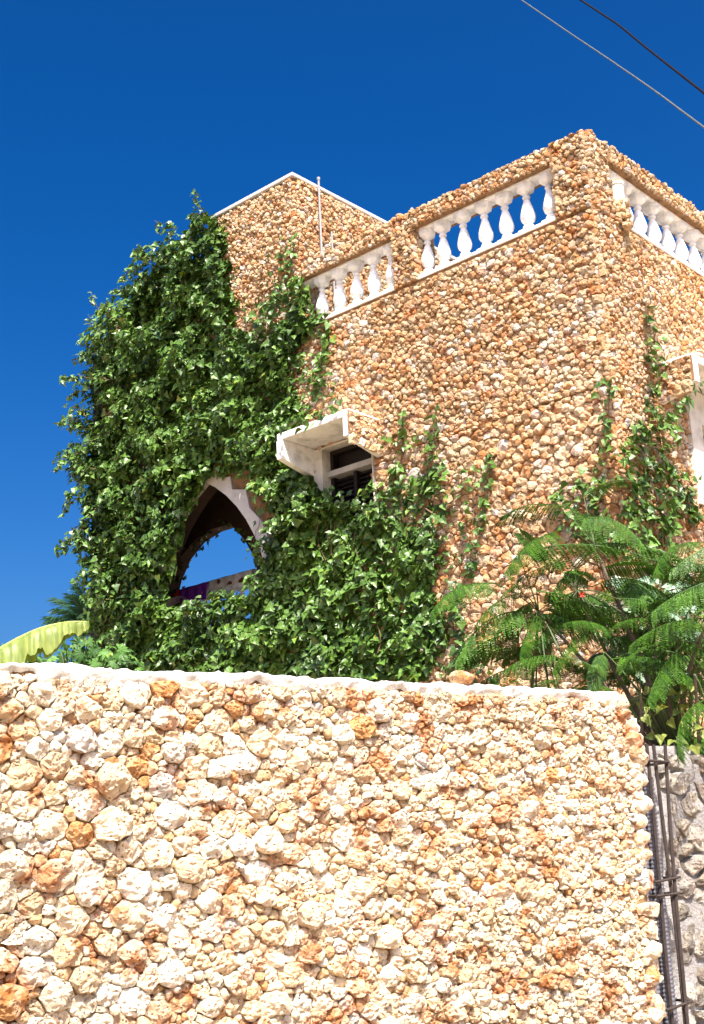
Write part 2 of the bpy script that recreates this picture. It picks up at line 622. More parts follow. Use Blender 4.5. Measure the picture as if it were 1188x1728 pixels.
def in_poly(x, y, poly):
    c = False
    j = len(poly) - 1
    for i in range(len(poly)):
        (xi, yi), (xj, yj) = poly[i], poly[j]
        if (yi > y) != (yj > y) and x < (xj - xi) * (y - yi) / (yj - yi) + xi:
            c = not c
        j = i
    return c

VINE_REGIONS = [('main', 'L', 0.04, 0.5, 560, 0.085, 0.15, [(6.04, 10.57), (5.83, 10.66), (5.54, 10.42), (5.48, 9.92), (5.42, 9.38), (5.37, 8.81), (4.86, 8.43), (4.37, 8.67), (4.25, 9.03), (4.14, 9.15), (4.05, 8.87), (3.97, 8.69), (3.97, 8.33), (4.15, 8.27), (4.29, 8.0), (4.33, 7.54), (4.12, 7.17), (4.42, 6.99), (4.45, 6.75), (4.16, 6.5), (3.74, 6.04), (3.75, 5.82), (4.57, 5.75), (4.63, 6.02), (4.79, 6.35), (5.03, 6.67), (5.33, 6.85), (5.71, 6.86), (6.0, 6.85), (6.36, 6.44), (6.67, 5.75), (6.77, 5.35), (7.22, 4.92), (7.65, 4.95), (7.89, 5.35), (8.05, 6.04), (8.5, 6.6), (8.14, 7.0), (8.21, 7.41), (8.75, 7.79), (8.09, 7.95), (7.82, 8.32), (7.97, 9.0), (7.73, 9.75), (6.97, 10.31), (6.39, 10.59)]),
    ('low', 'L', 0.03, 0.3, 430, 0.085, 0.15, [(6.9, 5.33), (6.11, 5.22), (5.71, 5.32), (5.08, 5.13), (4.95, 5.66), (4.83, 5.94), (3.98, 6.08), (3.47, 5.91), (3.47, 5.15), (3.56, 4.48), (3.46, 3.86), (7.66, 4.52), (7.79, 4.98), (7.35, 5.07)]),
    ('winveil', 'L', 0.12, 0.3, 150, 0.08, 0.13, [(3.78, 6.31), (3.29, 6.02), (2.92, 6.13), (2.88, 5.69), (3.81, 5.9)]),
    ('uprighthalf', 'L', 0.02, 0.18, 215, 0.085, 0.15, [(3.76, 5.99), (3.22, 5.82), (2.92, 6.23), (2.5, 6.05), (2.2, 6.04), (2.15, 5.62), (2.12, 5.28), (3.64, 5.61)]),
    ('lowright', 'L', 0.02, 0.26, 330, 0.085, 0.15, [(3.6, 5.71), (3.01, 5.68), (2.39, 5.37), (2.19, 5.09), (2.43, 4.78), (2.17, 4.31), (2.4, 3.9), (2.72, 3.73), (3.57, 3.84), (3.63, 4.49), (3.54, 5.16)]),
    ('midsparse', 'L', 0.02, 0.14, 80, 0.08, 0.13, [(3.0, 6.61), (2.55, 6.66), (2.16, 6.73), (2.13, 6.16), (1.78, 5.94), (1.8, 4.83), (2.07, 4.56), (1.94, 4.09), (1.61, 3.52), (2.37, 3.62), (2.22, 5.98), (2.94, 6.23)]),
    ('tower', 'L', 0.02, 0.1, 75, 0.06, 0.11, [(5.74, 10.53), (5.48, 10.17), (5.38, 9.52), (5.01, 8.62), (5.52, 8.79), (5.71, 10.08)]),
    ('tower2', 'L', 0.02, 0.16, 100, 0.07, 0.12, [(4.84, 9.65), (4.55, 9.92), (4.2, 9.78), (4.18, 9.31), (4.37, 8.89), (4.6, 8.8), (4.88, 8.57), (5.09, 8.81)]),
    ('wallsparse', 'L', 0.02, 0.12, 110, 0.08, 0.12, [(4.45, 8.43), (3.8, 8.53), (3.66, 8.32), (3.68, 7.17), (4.32, 7.28), (4.51, 7.65)]),
    ('right', 'R', 0.04, 0.22, 240, 0.085, 0.14, [(-0.29, 5.53), (0.34, 6.11), (0.91, 6.32), (0.94, 6.06), (1.04, 5.69), (1.47, 5.45), (1.42, 5.25), (0.89, 5.09), (0.48, 4.59), (-0.22, 4.42), (-0.25, 5.06)]),
    ('rightL', 'L', 0.03, 0.16, 190, 0.085, 0.14, [(-0.01, 5.6), (-0.03, 5.11), (-0.05, 4.46), (0.61, 4.86), (0.74, 5.23), (0.27, 5.42), (0.09, 5.81)]),
    ('rightlow', 'R', 0.03, 0.25, 110, 0.08, 0.14, [(-0.2, 4.42), (0.46, 4.58), (1.18, 4.38), (0.94, 3.45), (-0.26, 3.35)])]
VINE_STRANDS = [('L', 0.06, 60, [(3.78, 8.53), (3.76, 8.12), (3.84, 7.84), (3.96, 7.56), (4.12, 7.3)]),
    ('L', 0.06, 40, [(4.16, 9.69), (4.34, 9.3), (4.57, 8.97), (4.74, 8.53)]),
    ('L', 0.06, 40, [(5.6, 10.22), (5.58, 9.59), (5.5, 8.87)]),
    ('L', 0.08, 40, [(2.16, 6.73), (2.24, 6.26), (2.35, 5.81), (2.34, 5.2)]),
    ('L', 0.06, 36, [(1.71, 5.93), (1.77, 5.47), (1.85, 4.9), (2.07, 4.56)]),
    ('L', 0.05, 30, [(1.48, 6.0), (1.58, 5.63), (1.67, 5.19)]),
    ('L', 0.07, 34, [(2.55, 6.77), (2.67, 6.38), (2.88, 5.94)]),
    ('L', 0.06, 50, [(2.15, 4.64), (2.06, 4.24), (1.9, 3.84), (1.62, 3.61)]),
    ('L', 0.65, 26, [(3.96, 6.87), (3.57, 6.86), (3.25, 6.89), (3.1, 6.99)]),
    ('L', 0.06, 30, [(-0.03, 6.42), (0.04, 6.06), (0.11, 5.52)]),
    ('L', 0.06, 22, [(0.29, 5.44), (0.57, 5.38), (0.82, 5.35)]),
    ('L', 0.4, 26, [(5.57, 10.39), (5.7, 10.62), (5.77, 10.87)]),
    ('L', 0.4, 22, [(6.18, 10.46), (6.46, 10.57), (6.59, 10.74)]),
    ('L', 0.45, 20, [(6.53, 10.08), (6.79, 10.25), (6.87, 10.46)]),
    ('L', 0.45, 26, [(7.4, 9.49), (7.81, 9.81), (8.0, 10.16)]),
    ('L', 0.5, 30, [(7.46, 8.6), (7.86, 8.72), (8.18, 8.89)]),
    ('L', 0.5, 26, [(7.53, 9.34), (7.81, 9.43), (7.95, 9.75)]),
    ('L', 0.55, 40, [(7.58, 7.83), (8.11, 7.67), (8.7, 7.71)]),
    ('L', 0.5, 30, [(7.77, 7.38), (8.25, 7.63), (8.6, 7.81)]),
    ('L', 0.5, 40, [(7.76, 6.78), (8.18, 6.5), (8.59, 6.46)]),
    ('L', 0.5, 36, [(7.62, 5.92), (8.01, 5.96), (8.27, 5.8)]),
    ('L', 0.5, 26, [(7.42, 5.48), (7.68, 5.45), (8.0, 5.63)]),
    ('L', 0.1, 30, [(5.03, 6.84), (4.95, 6.28), (5.05, 5.88), (5.2, 5.69)]),
    ('R', 0.07, 46, [(0.82, 7.56), (0.76, 7.16), (0.69, 6.74), (0.61, 6.26)]),
    ('R', 0.07, 30, [(0.93, 7.22), (0.84, 6.65), (0.62, 6.19)]),
    ('R', 0.5, 40, [(-0.2, 5.81), (0.32, 6.06), (0.84, 6.42), (1.04, 6.57)]),
    ('R', 0.15, 26, [(0.36, 4.99), (0.5, 4.71), (0.5, 4.35)])]
FRONDS = [((1.303, 7.487, 3.753), (0.871, 7.248, 3.689)), ((1.462, 7.865, 3.935), (1.705, 7.816, 4.025)), ((1.331, 7.483, 3.677), (1.676, 7.208, 3.468)), ((1.217, 7.401, 3.597), (0.833, 7.152, 3.321)), ((1.394, 7.369, 3.497), (1.85, 7.165, 3.358)), ((1.285, 7.491, 3.437), (0.92, 7.443, 3.318)), ((1.297, 7.387, 3.357), (1.084, 7.219, 3.153)), ((0.815, 7.355, 3.284), (0.395, 7.089, 3.11)), ((1.052, 7.426, 3.264), (0.835, 7.353, 3.23)), ((0.952, 7.338, 3.221), (0.653, 7.17, 3.034)), ((2.031, 7.012, 3.381), (1.73, 6.989, 3.231)), ((1.996, 6.918, 3.158), (1.592, 6.919, 3.003)), ((1.954, 6.93, 2.933), (1.44, 6.85, 2.835)), ((1.717, 6.992, 2.836), (1.396, 6.961, 2.736)), ((0.994, 7.333, 3.113), (0.526, 7.181, 2.868)), ((1.115, 7.113, 2.802), (0.802, 7.055, 2.76)), ((1.121, 7.112, 2.801), (1.303, 7.081, 2.722)), ((1.024, 7.329, 3.077), (0.893, 7.245, 2.829)), ((1.225, 7.399, 3.117), (1.011, 7.331, 2.923)), ((1.345, 7.48, 3.163), (1.628, 7.424, 2.998)), ((1.406, 7.57, 3.288), (1.776, 7.493, 3.27)), ((1.469, 7.66, 3.416), (1.81, 7.587, 3.399)), ((1.313, 7.79, 3.455), (1.089, 7.926, 3.634)), ((1.35, 7.377, 3.036), (1.08, 7.321, 2.765)), ((1.398, 7.47, 3.018), (1.554, 7.337, 2.78)), ((1.362, 7.172, 2.827), (1.262, 7.088, 2.621)), ((1.484, 7.147, 2.783), (1.656, 7.11, 2.638)), ((1.711, 7.097, 2.862), (1.86, 6.956, 2.764)), ((1.745, 6.985, 2.807), (1.49, 6.84, 2.51)), ((1.779, 6.873, 2.785), (1.575, 6.718, 2.397)), ((1.856, 6.853, 2.682), (1.671, 6.695, 2.36)), ((1.729, 6.886, 2.599), (1.443, 6.747, 2.392)), ((1.781, 6.77, 2.486), (1.547, 6.622, 2.209)), ((1.693, 6.895, 2.54), (1.728, 6.68, 2.236)), ((1.522, 7.037, 2.73), (1.388, 7.065, 2.627)), ((1.559, 6.824, 2.598), (1.474, 6.741, 2.269)), ((1.776, 6.667, 2.411), (1.666, 6.593, 2.142)), ((1.593, 6.765, 2.464), (1.486, 6.687, 2.203)), ((1.689, 6.69, 2.388), (1.582, 6.613, 2.148)), ((1.475, 7.761, 3.666), (1.367, 7.882, 3.898)), ((1.534, 7.75, 3.547), (1.485, 7.759, 3.779)), ((1.18, 7.609, 3.454), (1.02, 7.632, 3.653)), ((1.205, 7.403, 3.083), (0.872, 7.348, 3.053)), ((1.494, 7.35, 3.162), (1.78, 7.183, 3.01)), ((1.549, 7.338, 3.053), (1.822, 7.172, 3.107)), ((1.888, 7.155, 3.134), (2.004, 7.124, 3.326))]

bpy.context.view_layer.update()


def in_view(p, margin=0.0):
    v = world_to_camera_view(scene, cam, p)
    return -margin < v.x < 1 + margin and -margin < v.y < 1 + margin and v.z > 0


# ================================================================== ground
g = mesh('ground', [(-900, -900, 0), (900, -900, 0), (900, 900, 0), (-900, 900, 0)], [(0, 1, 2, 3)], M_GROUND)
tag(link('ground', g), kind='structure')

# ================================================================== house
house = empty('house', K, 'two storey coral stone house with white balustrades and ivy, seen at its near corner', 'house')

RAIL0, RAIL1, SILL = 9.07, 9.30, 8.43

# --- walls (cores behind the stones)
HOLE_L = [(-3.95, 5.55), (-3.16, 5.55), (-3.16, 6.74), (-3.95, 6.74)]
HOLE_R = [(1.78, 5.45), (2.7, 5.45), (2.7, 6.38), (1.78, 6.38)]
w_left = slab('wall', F_LEFT, [(-4.28, 0), (-0.04, 0), (-0.04, SILL - 0.02), (-4.28, SILL - 0.02)], [HOLE_L], -0.3, 0.0,
              (M_MORTAR, M_MORTAR, M_PLASTER), house)
w_right = slab('wall', F_RIGHT, [(0.0, 0), (7.0, 0), (7.0, SILL - 0.02), (0.0, SILL - 0.02)], [HOLE_R], -0.3, 0.0,
               (M_MORTAR, M_MORTAR, M_PLASTER), house)
ARCH_U, ARCH_TOP, ARCH_SPRING, ARCH_HALF = -6.08, 6.88, 4.9, 1.2


def arch_pts(u, half, spring, top, sill, n=9):
    """pointed arch, counter-clockwise from lower left"""
    rise = top - spring
    c = (rise * rise - half * half) / (2 * half)
    rad = half + c
    pr = []
    a1 = math.atan2(rise, c)
    for i in range(n + 1):
        a = a1 * i / n
        pr.append((rad * math.cos(a) - c, spring + rad * math.sin(a)))
    pts = [(u - half, sill), (u + half, sill)] + [(u + x, y) for x, y in pr] + [(u - x, y) for x, y in pr[-2::-1]]
    return pts


arch_front = arch_pts(ARCH_U, ARCH_HALF, ARCH_SPRING, ARCH_TOP, 4.85)
w_loggia = slab('wall', F_LEFT, [(-8.3, 0), (-4.29, 0), (-4.29, 10.58), (-5.81, 10.58), (-5.81, 10.15), (-7.2, 10.0), (-8.3, 9.6)], [arch_front], -0.3, 0.0,
                (M_MORTAR, M_MORTAR, M_SHADEPLASTER), house)
# stepped plaster surround of the arch
st = []
for i in range(0):
    st += [(0.12 + 0.19 * i, 7.06 - 0.15 * i), (0.12 + 0.19 * i, 6.91 - 0.15 * i)]
st = [(0.14, 7.02), (0.30, 6.98), (0.31, 6.84), (0.52, 6.80), (0.55, 6.62), (0.80, 6.56), (0.86, 6.30), (1.06, 6.1), (1.22, 5.75), (1.29, 5.4)]
right_side = [(ARCH_U + x, y) for x, y in st]
left_side = [(ARCH_U - x, y) for x, y in st[::-1]]
outer = [(ARCH_U - 1.30, 4.7), (ARCH_U + 1.30, 4.7)] + right_side[::-1] + [(ARCH_U - 0.12, 7.0), (ARCH_U - 0.45, 6.72), (ARCH_U - 0.85, 6.25), (ARCH_U - 1.15, 5.8), (ARCH_U - 1.27, 5.4)]
arch_s = arch_pts(ARCH_U, ARCH_HALF - 0.01, ARCH_SPRING, ARCH_TOP - 0.012, 4.85)
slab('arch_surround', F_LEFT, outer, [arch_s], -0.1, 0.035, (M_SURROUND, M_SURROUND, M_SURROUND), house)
# back wall of the loggia with its own arch, ceiling, floor, end walls
arch_back = [(-8.27, 5.0), (-6.38, 5.0), (-6.38, 5.92), (-6.46, 6.16), (-6.62, 6.40), (-6.90, 6.70), (-7.3, 6.70), (-7.66, 6.62), (-7.96, 6.43), (-8.18, 6.15), (-8.27, 5.9)]
slab('back_wall', F_LEFT, [(-8.5, 4.4), (-4.4, 4.4), (-4.4, 7.4), (-8.5, 7.4)], [arch_back], -1.40, -1.20, (M_SHADEPLASTER, M_SHADEPLASTER, M_SHADEPLASTER), house)
box_obj('ceiling', M_SHADEPLASTER, house, F_LEFT, -8.5, -4.4, 7.12, 7.3, -1.19, -0.31)
box_obj('floor', M_SHADEPLASTER, house, F_LEFT, -8.5, -4.4, 4.5, 4.7, -1.19, -0.31)
box_obj('end_wall', M_SHADEPLASTER, house, F_LEFT, -8.5, -8.3, 0, 9.2, -1.19, 0.0)
box_obj('end_wall', M_SHADEPLASTER, house, F_LEFT, -4.6, -4.41, 4.71, 7.11, -1.19, -0.31)
# roof deck and inner bodies that close the house
box_obj('roof_deck', M_DECK, house, F_LEFT, -4.27, -0.31, 8.2, 8.36, -7.0, -0.31)
box_obj('ground_storey', M_MORTAR, house, F_LEFT, -8.29, -4.3, 0, 4.45, -4.0, -0.31)
box_obj('tower_core', M_MORTAR, house, F_LEFT, -5.80, -4.31, 7.4, 10.56, -4.0, -0.31)
box_obj('tower_side', M_MORTAR, house, F_LEFT, -4.31, -4.285, 8.37, 10.57, -4.0, -0.02)
box_obj('loggia_roof', M_DECK, house, F_LEFT, -8.29, -5.82, 7.41, 8.6, -1.19, -0.31)

# --- parapet: pillars, rails, sills
box_obj('corner_pillar', M_MORTAR, house, F_LEFT, -0.42, -0.03, SILL - 0.05, RAIL1 - 0.02, -0.42, -0.03)
box_obj('pillar', M_MORTAR, house, F_LEFT, -2.68, -2.35, SILL - 0.05, RAIL1 - 0.02, -0.34, -0.02)
rails = [('hand_rail', F_LEFT, -2.37, -0.40), ('hand_rail', F_LEFT, -4.30, -2.66), ('hand_rail', F_RIGHT, 0.40, 6.9)]
for nm, fr, a, b in rails:
    box_obj(nm, M_MORTAR, house, fr, a, b, RAIL0, RAIL1 - 0.03, -0.30, 0.045)
for fr, a, b in ((F_LEFT, -2.34, -0.43), (F_LEFT, -4.27, -2.69), (F_RIGHT, 0.43, 6.9)):
    box_obj('parapet_sill', M_WHITE, house, fr, a, b, SILL - 0.03, SILL + 0.012, -0.27, 0.018, bevel=0.006)
    box_obj('top_block', M_WHITE, house, fr, a, b, RAIL0 - 0.025, RAIL0 - 0.002, -0.22, -0.03, bevel=0.004)

BAL = [(0.062, 0.075), (0.068, 0.085), (0.060, 0.10), (0.034, 0.112), (0.034, 0.122), (0.052, 0.135), (0.074, 0.16), (0.084, 0.19),
       (0.086, 0.215), (0.080, 0.25), (0.067, 0.30), (0.051, 0.36), (0.037, 0.405), (0.028, 0.43), (0.042, 0.437), (0.046, 0.45),
       (0.042, 0.463), (0.027, 0.47), (0.027, 0.49), (0.040, 0.50), (0.075, 0.53), (0.098, 0.548), (0.100, 0.562)]


def baluster_mesh():
    mb = MB()
    fr0 = Frame(Vector((0, 0, 0)), Vector((1, 0, 0)), Vector((0, -1, 0)))
    mb.box(fr0, -0.085, 0.085, 0.0, 0.045, -0.085, 0.085)
    mb.lathe(Vector((0, 0, 0)), [(0.085, 0.046), (0.078, 0.056), (0.058, 0.066)] + BAL[:20], 18)
    mb.lathe(Vector((0, 0, 0)), [(0.030, 0.485), (0.055, 0.50), (0.100, 0.535), (0.108, 0.57), (0.108, 0.603)], 8)
    me = mesh('baluster', mb.v, mb.f, M_WHITE, smooth=True)
    me.polygons.foreach_set('use_smooth', [18 * 3 < p.index < 6 + 18 * 22 and len(p.vertices) == 4 for p in me.polygons])
    return me


bal_me = baluster_mesh()


def balustrade(fr, xs, depth=-0.115):
    for x in xs:
        o = link('baluster', bal_me, house)
        q = fr.p(x, SILL + 0.012, depth)
        o.matrix_local = (Matrix.Translation(q + fr.N * random.uniform(-.006, .006)) @ fr.rot.to_4x4() @ Matrix.Rotation(-math.pi / 2 + random.uniform(-.015, .015), 4, 'X')
                          @ Matrix.Rotation(random.uniform(-.06, .06), 4, 'Z') @ Matrix.Rotation(random.uniform(-.018, .018), 4, 'Y'))


balustrade(F_LEFT, [-0.56, -0.86, -1.15, -1.43, -1.73, -2.03, -2.28])
balustrade(F_LEFT, [-2.82, -3.11, -3.39, -3.68, -3.98])
balustrade(F_RIGHT, [0.62, 0.93, 1.24, 1.55, 1.87, 2.19, 2.51, 2.82, 3.13, 3.44, 3.75, 4.06, 4.37, 4.68, 4.99, 5.30, 5.61, 5.92, 6.23, 6.54, 6.82])

# --- tower trim
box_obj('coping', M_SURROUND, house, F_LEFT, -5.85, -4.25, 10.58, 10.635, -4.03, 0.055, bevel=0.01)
mb = MB()
mb.tube([F_TOWER.p(0.37, 8.6, 0.10), F_TOWER.p(0.37, 10.66, 0.10)], 0.015, n=8)
mb.tube([F_TOWER.p(0.37, 10.65, 0.10), F_TOWER.p(0.37, 10.69, 0.10)], 0.022, n=8)
mb.build('drain_pipe', M_PIPE, house)
mb = MB()
mb.tube([F_TOWER.p(0.56, 8.6, 0.12), F_TOWER.p(0.56, 9.95, 0.12)], 0.013, n=8)
mb.build('vent_pipe', M_PIPE, house)
# stub of pipe on its stone plinth at the corner
mb = MB()
mb.lathe(F_RIGHT.p(0.55, 8.50, 0.02), [(0.072, 0.0), (0.072, 0.33), (0.080, 0.335), (0.080, 0.37), (0.06, 0.38)], 14)
mb.build('pipe_stub', M_PLASTER, house)


# --- canopies over the windows
def canopy(fr, xa, xb, depth, stone_side):
    """cheeks and slab; xa < xb along the wall"""
    can = box_obj('window_canopy', M_WHITE, house, fr, xa, xb, 6.78, 6.865, 0.0, depth, bevel=0.008)
    for x0, x1 in ((xa - 0.002, xa + 0.09), (xb - 0.09, xb + 0.002)):
        prof = [(0.0, 6.42), (depth + 0.004, 6.55), (depth + 0.004, 6.775), (0.0, 6.775)]
        vs = [fr.p(x, y, z) for x in (x0, x1) for z, y in prof]
        fs = [(0, 1, 2, 3), (7, 6, 5, 4), (0, 4, 5, 1), (1, 5, 6, 2), (2, 6, 7, 3), (3, 7, 4, 0)]
        link('cheek', mesh('cheek', vs, fs, M_WHITE), can)
    return can


can_l = canopy(F_LEFT, -4.17, -3.02, 0.57, 'right')
can_r = canopy(F_RIGHT, 0.95, 2.75, 0.45, 'left')


def window(fr, x0, x1, y0, y1, transom=None):
    wdw = box_obj('window', M_SHADEWOOD, house, fr, x0 + 0.002, x1 - 0.002, y0 + 0.002, y1 - 0.002, -0.26, -0.22)
    mb = MB()
    mb.box(fr, x0, x0 + 0.05, y0, y1, -0.2, -0.11)
    mb.box(fr, x1 - 0.05, x1, y0, y1, -0.2, -0.11)
    mb.box(fr, x0 + 0.05, x1 - 0.05, y1 - 0.05, y1, -0.2, -0.11)
    mb.build('frame', M_SHADEWOOD, wdw)
    mid = (x0 + x1) / 2
    top = transom[0] if transom else y1 - 0.05
    box_obj('mullion', M_SHADEWOOD, wdw, fr, mid - 0.022, mid + 0.022, y0, top, -0.2, -0.10)
    for a, b in ((x0 + 0.052, mid - 0.024), (mid + 0.024, x1 - 0.052)):
        y = y0 + 0.03
        while y < top - 0.05:
            mb = MB()
            vs = [fr.p(x, yy, z) for x in (a, b) for yy, z in ((y, -0.15), (y + 0.012, -0.15), (y + 0.05, -0.205), (y + 0.038, -0.205))]
            mb.add(vs, [(0, 1, 2, 3), (7, 6, 5, 4), (0, 4, 5, 1), (1, 5, 6, 2), (2, 6, 7, 3), (3, 7, 4, 0)])
            mb.build('louvre', M_SHADEWOOD, wdw)
            y += 0.055
    if transom:
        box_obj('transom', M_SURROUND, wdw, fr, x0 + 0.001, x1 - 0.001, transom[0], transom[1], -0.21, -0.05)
    return wdw


window(F_LEFT, -3.95, -3.16, 5.55, 6.74, (6.40, 6.47))
window(F_RIGHT, 1.78, 2.7, 5.45, 6.38)
# plaster round the windows
slab('window_surround', F_LEFT, [(-4.10, 5.5), (-3.155, 5.5), (-3.155, 6.755), (-4.10, 6.755)],
     [[(-3.945, 5.555), (-3.165, 5.555), (-3.165, 6.735), (-3.945, 6.735)]], -0.05, 0.04, (M_PLASTER, M_PLASTER, M_PLASTER), house)
slab('window_surround', F_RIGHT, [(1.52, 5.42), (2.73, 5.42), (2.73, 6.755), (1.52, 6.755)],
     [[(1.785, 5.455), (2.695, 5.455), (2.695, 6.375), (1.785, 6.375)]], -0.05, 0.06, (M_PLASTER, M_PLASTER, M_PLASTER), house)

# --- far balustrade of the loggia
box_obj('loggia_rail', M_PLASTER, house, F_LEFT, -8.19, -6.43, 5.86, 5.93, -1.36, -1.24)
for x in (-6.55, -6.8, -7.05, -7.3, -7.55, -7.8, -8.05):
    o = link('baluster', bal_me, house)
    o.matrix_local = Matrix.Translation(F_LEFT.p(x, 5.22, -1.3)) @ F_LEFT.rot.to_4x4() @ Matrix.Rotation(-math.pi / 2, 4, 'X')
box_obj('loggia_sill', M_PLASTER, house, F_LEFT, -8.19, -6.43, 5.001, 5.215, -1.38, -1.22)

# --- stones of the house
rs = random.Random(11)
stuff = MB()
cand = []                                            # (size seen, parent wall, frame, x, y, verts, faces, tint)


def vine_cover(fr, x, y):
    if fr is F_LEFT:
        for nm, pl, d0, d1, den, s0, s1, poly in VINE_REGIONS:
            if pl == 'L' and den > 150 and in_poly(-x, y, poly):
                return True
    elif fr is F_RIGHT:
        for nm, pl, d0, d1, den, s0, s1, poly in VINE_REGIONS:
            if pl == 'R' and den > 150 and in_poly(x, y, poly):
                return True
    return False


def face_stones(fr, x0, x1, y0, y1, sizes, parent=None, keep=None, h=(0.024, 0.050), z=0.0, proud=None, squash=0.8, nA=11):
    for (x, y, r, poly) in pack(x0, x1, y0, y1, sizes, rs, squash, keep):
        vs, fs = stone_geo(poly, r, rs.uniform(*h), rs, nA, RINGS_FAR, 0.32, -0.015 * r)
        tint = pick(PAL_HOUSE, rs, x * 0.7, y * 0.7)
        zz = z + (rs.uniform(-0.012, 0.012))
        wp = K + fr.p(x, y, z)
        if parent is not None and r > 0.05 and in_view(wp, -0.02) and not vine_cover(fr, x, y):
            seen = r / (wp - CAM_POS).length
            cand.append((seen, parent, fr, x, y, zz, vs, fs, tint))
        else:
            stuff.add([fr.p(x + v[0], y + v[1], zz + v[2]) for v in vs], fs, tint)


def rock(fr, x, y, z, r):
    vs, fs = rock_geo(r, rs)
    stuff.add([fr.p(x + v.x, y + v.y, z + v.z) for v in vs], fs, pick(PAL_HOUSE, rs))


S_WALL = [(0.076, 26), (0.058, 200), (0.044, 500), (0.032, 450), (0.020, 300)]
S_SMALL = [(0.055, 140), (0.042, 420), (0.030, 800), (0.02, 700)]
ok_left = lambda x, y: not (-4.14 < x < -3.04 and 5.46 < y < 6.84)
ok_right = lambda x, y: not (1.50 < x < 2.78 and 5.38 < y < 6.80)
face_stones(F_LEFT, -4.3, 0.0, 3.4, 6.4, [(r_ * 1.28, d_ * 0.7) for r_, d_ in S_WALL], w_left, ok_left)
face_stones(F_LEFT, -4.3, 0.0, 6.4, SILL - 0.075, S_WALL, w_left, ok_left)
face_stones(F_RIGHT, 0.0, 6.95, 1.8, 3.6, S_WALL[:4], None, ok_right)
face_stones(F_RIGHT, 4.2, 6.95, 3.6, SILL - 0.07, S_WALL[:4], None, ok_right)
face_stones(F_LEFT, -4.3, 0.0, 1.8, 3.4, S_WALL[:4], None, ok_left)
face_stones(F_RIGHT, 0.0, 4.2, 3.6, SILL - 0.07, [(0.064, 40), (0.050, 260), (0.038, 600), (0.027, 600), (0.018, 300)], w_right, ok_right)
face_stones(F_LEFT, -5.8, -4.3, 7.0, 10.56, S_SMALL, None, None, (0.03, 0.07))
face_stones(F_LEFT, -8.2, -5.8, 7.0, 9.2, S_SMALL[:2], None, None, (0.03, 0.06))
face_stones(F_LEFT, -8.2, -4.3, 3.4, 7.0, S_SMALL[:2], None, lambda x, y: not (-7.35 < x < -4.4 and y > 4.6), (0.02, 0.05))
face_stones(F_TOWER, 0.02, 3.2, 8.3, 10.56, S_SMALL, None, None, (0.03, 0.06))
# parapet facing
S_RAIL = [(0.050, 160), (0.038, 420), (0.026, 600)]
for fr, a, b in ((F_LEFT, -2.36, -0.42), (F_LEFT, -4.3, -2.66), (F_RIGHT, 0.42, 6.9)):
    face_stones(fr, a, b, RAIL0 + 0.005, RAIL1 - 0.02, S_RAIL, None, None, (0.02, 0.04), z=0.045)
    x = a
    while x < b:
        rock(fr, x, RAIL1 - 0.02 + rs.uniform(-0.01, 0.012), rs.uniform(-0.04, 0.015), rs.uniform(0.020, 0.031))
        x += rs.uniform(0.045, 0.075)
    x = a
    while x < b:
        rock(fr, x, RAIL0 + 0.010, 0.05, rs.uniform(0.016, 0.026))
        rock(fr, x + 0.02, RAIL1 - 0.02, rs.uniform(-0.28, -0.1), rs.uniform(0.03, 0.045))
        x += rs.uniform(0.05, 0.09)
face_stones(F_LEFT, -0.43, 0.0, SILL - 0.04, RAIL1, S_RAIL, None, None, (0.03, 0.06))
face_stones(F_RIGHT, 0.0, 0.42, SILL - 0.04, RAIL1, S_RAIL, None, None, (0.03, 0.06))
face_stones(F_LEFT, -2.69, -2.34, SILL - 0.04, RAIL1, S_RAIL, None, None, (0.03, 0.06))
# pillar sides seen through the openings, and pillar tops
for (o_, X_, N_, a, b) in ((-L * 0 + L * 0.42, R, L, 0.03, 0.42), (L * 2.35, R, nR, 0.02, 0.34)):
    face_stones(Frame(o_, X_ if N_ is nR else -R, N_), *((a, b) if N_ is nR else (-b, -a)), SILL, RAIL0, S_RAIL, None, None, (0.02, 0.04))
face_stones(Frame(R * 0.42, L, R), 0.03, 0.42, SILL, RAIL0, S_RAIL, None, None, (0.02, 0.04))
for i in range(60):
    rock(F_LEFT, rs.uniform(-0.42, 0.02), RAIL1 + rs.uniform(-0.03, 0.015), rs.uniform(-0.42, 0.0), rs.uniform(0.03, 0.045))
for i in range(22):
    rock(F_LEFT, rs.uniform(-2.68, -2.34), RAIL1 + rs.uniform(-0.02, 0.015), rs.uniform(-0.3, 0.03), rs.uniform(0.03, 0.045))
# quoins: lumps down the near corner, the tower edges and the plinth of the pipe stub
y = 3.5
while y < RAIL1:
    rock(F_LEFT, rs.uniform(-0.045, -0.02), y, rs.uniform(-0.045, -0.015), rs.uniform(0.026, 0.04))
    y += rs.uniform(0.04, 0.07)
y = 7.2
while y < 10.55:
    rock(F_LEFT, -4.285, y, rs.uniform(0.0, 0.02), rs.uniform(0.025, 0.045))
    rock(F_LEFT, -5.80, y, rs.uniform(0.0, 0.02), rs.uniform(0.025, 0.045))
    y += rs.uniform(0.05, 0.085)
for i in range(70):
    th = rs.uniform(0, 6.28)
    rock(F_RIGHT, 0.55 + 0.085 * math.cos(th), rs.uniform(8.3, 8.66), 0.03 + 0.075 * math.sin(th), rs.uniform(0.028, 0.045))
for i in range(26):
    th = 6.28 * i / 26
    rock(F_RIGHT, 0.55 + 0.07 * math.cos(th), 8.87, 0.02 + 0.07 * math.sin(th), rs.uniform(0.010, 0.018))
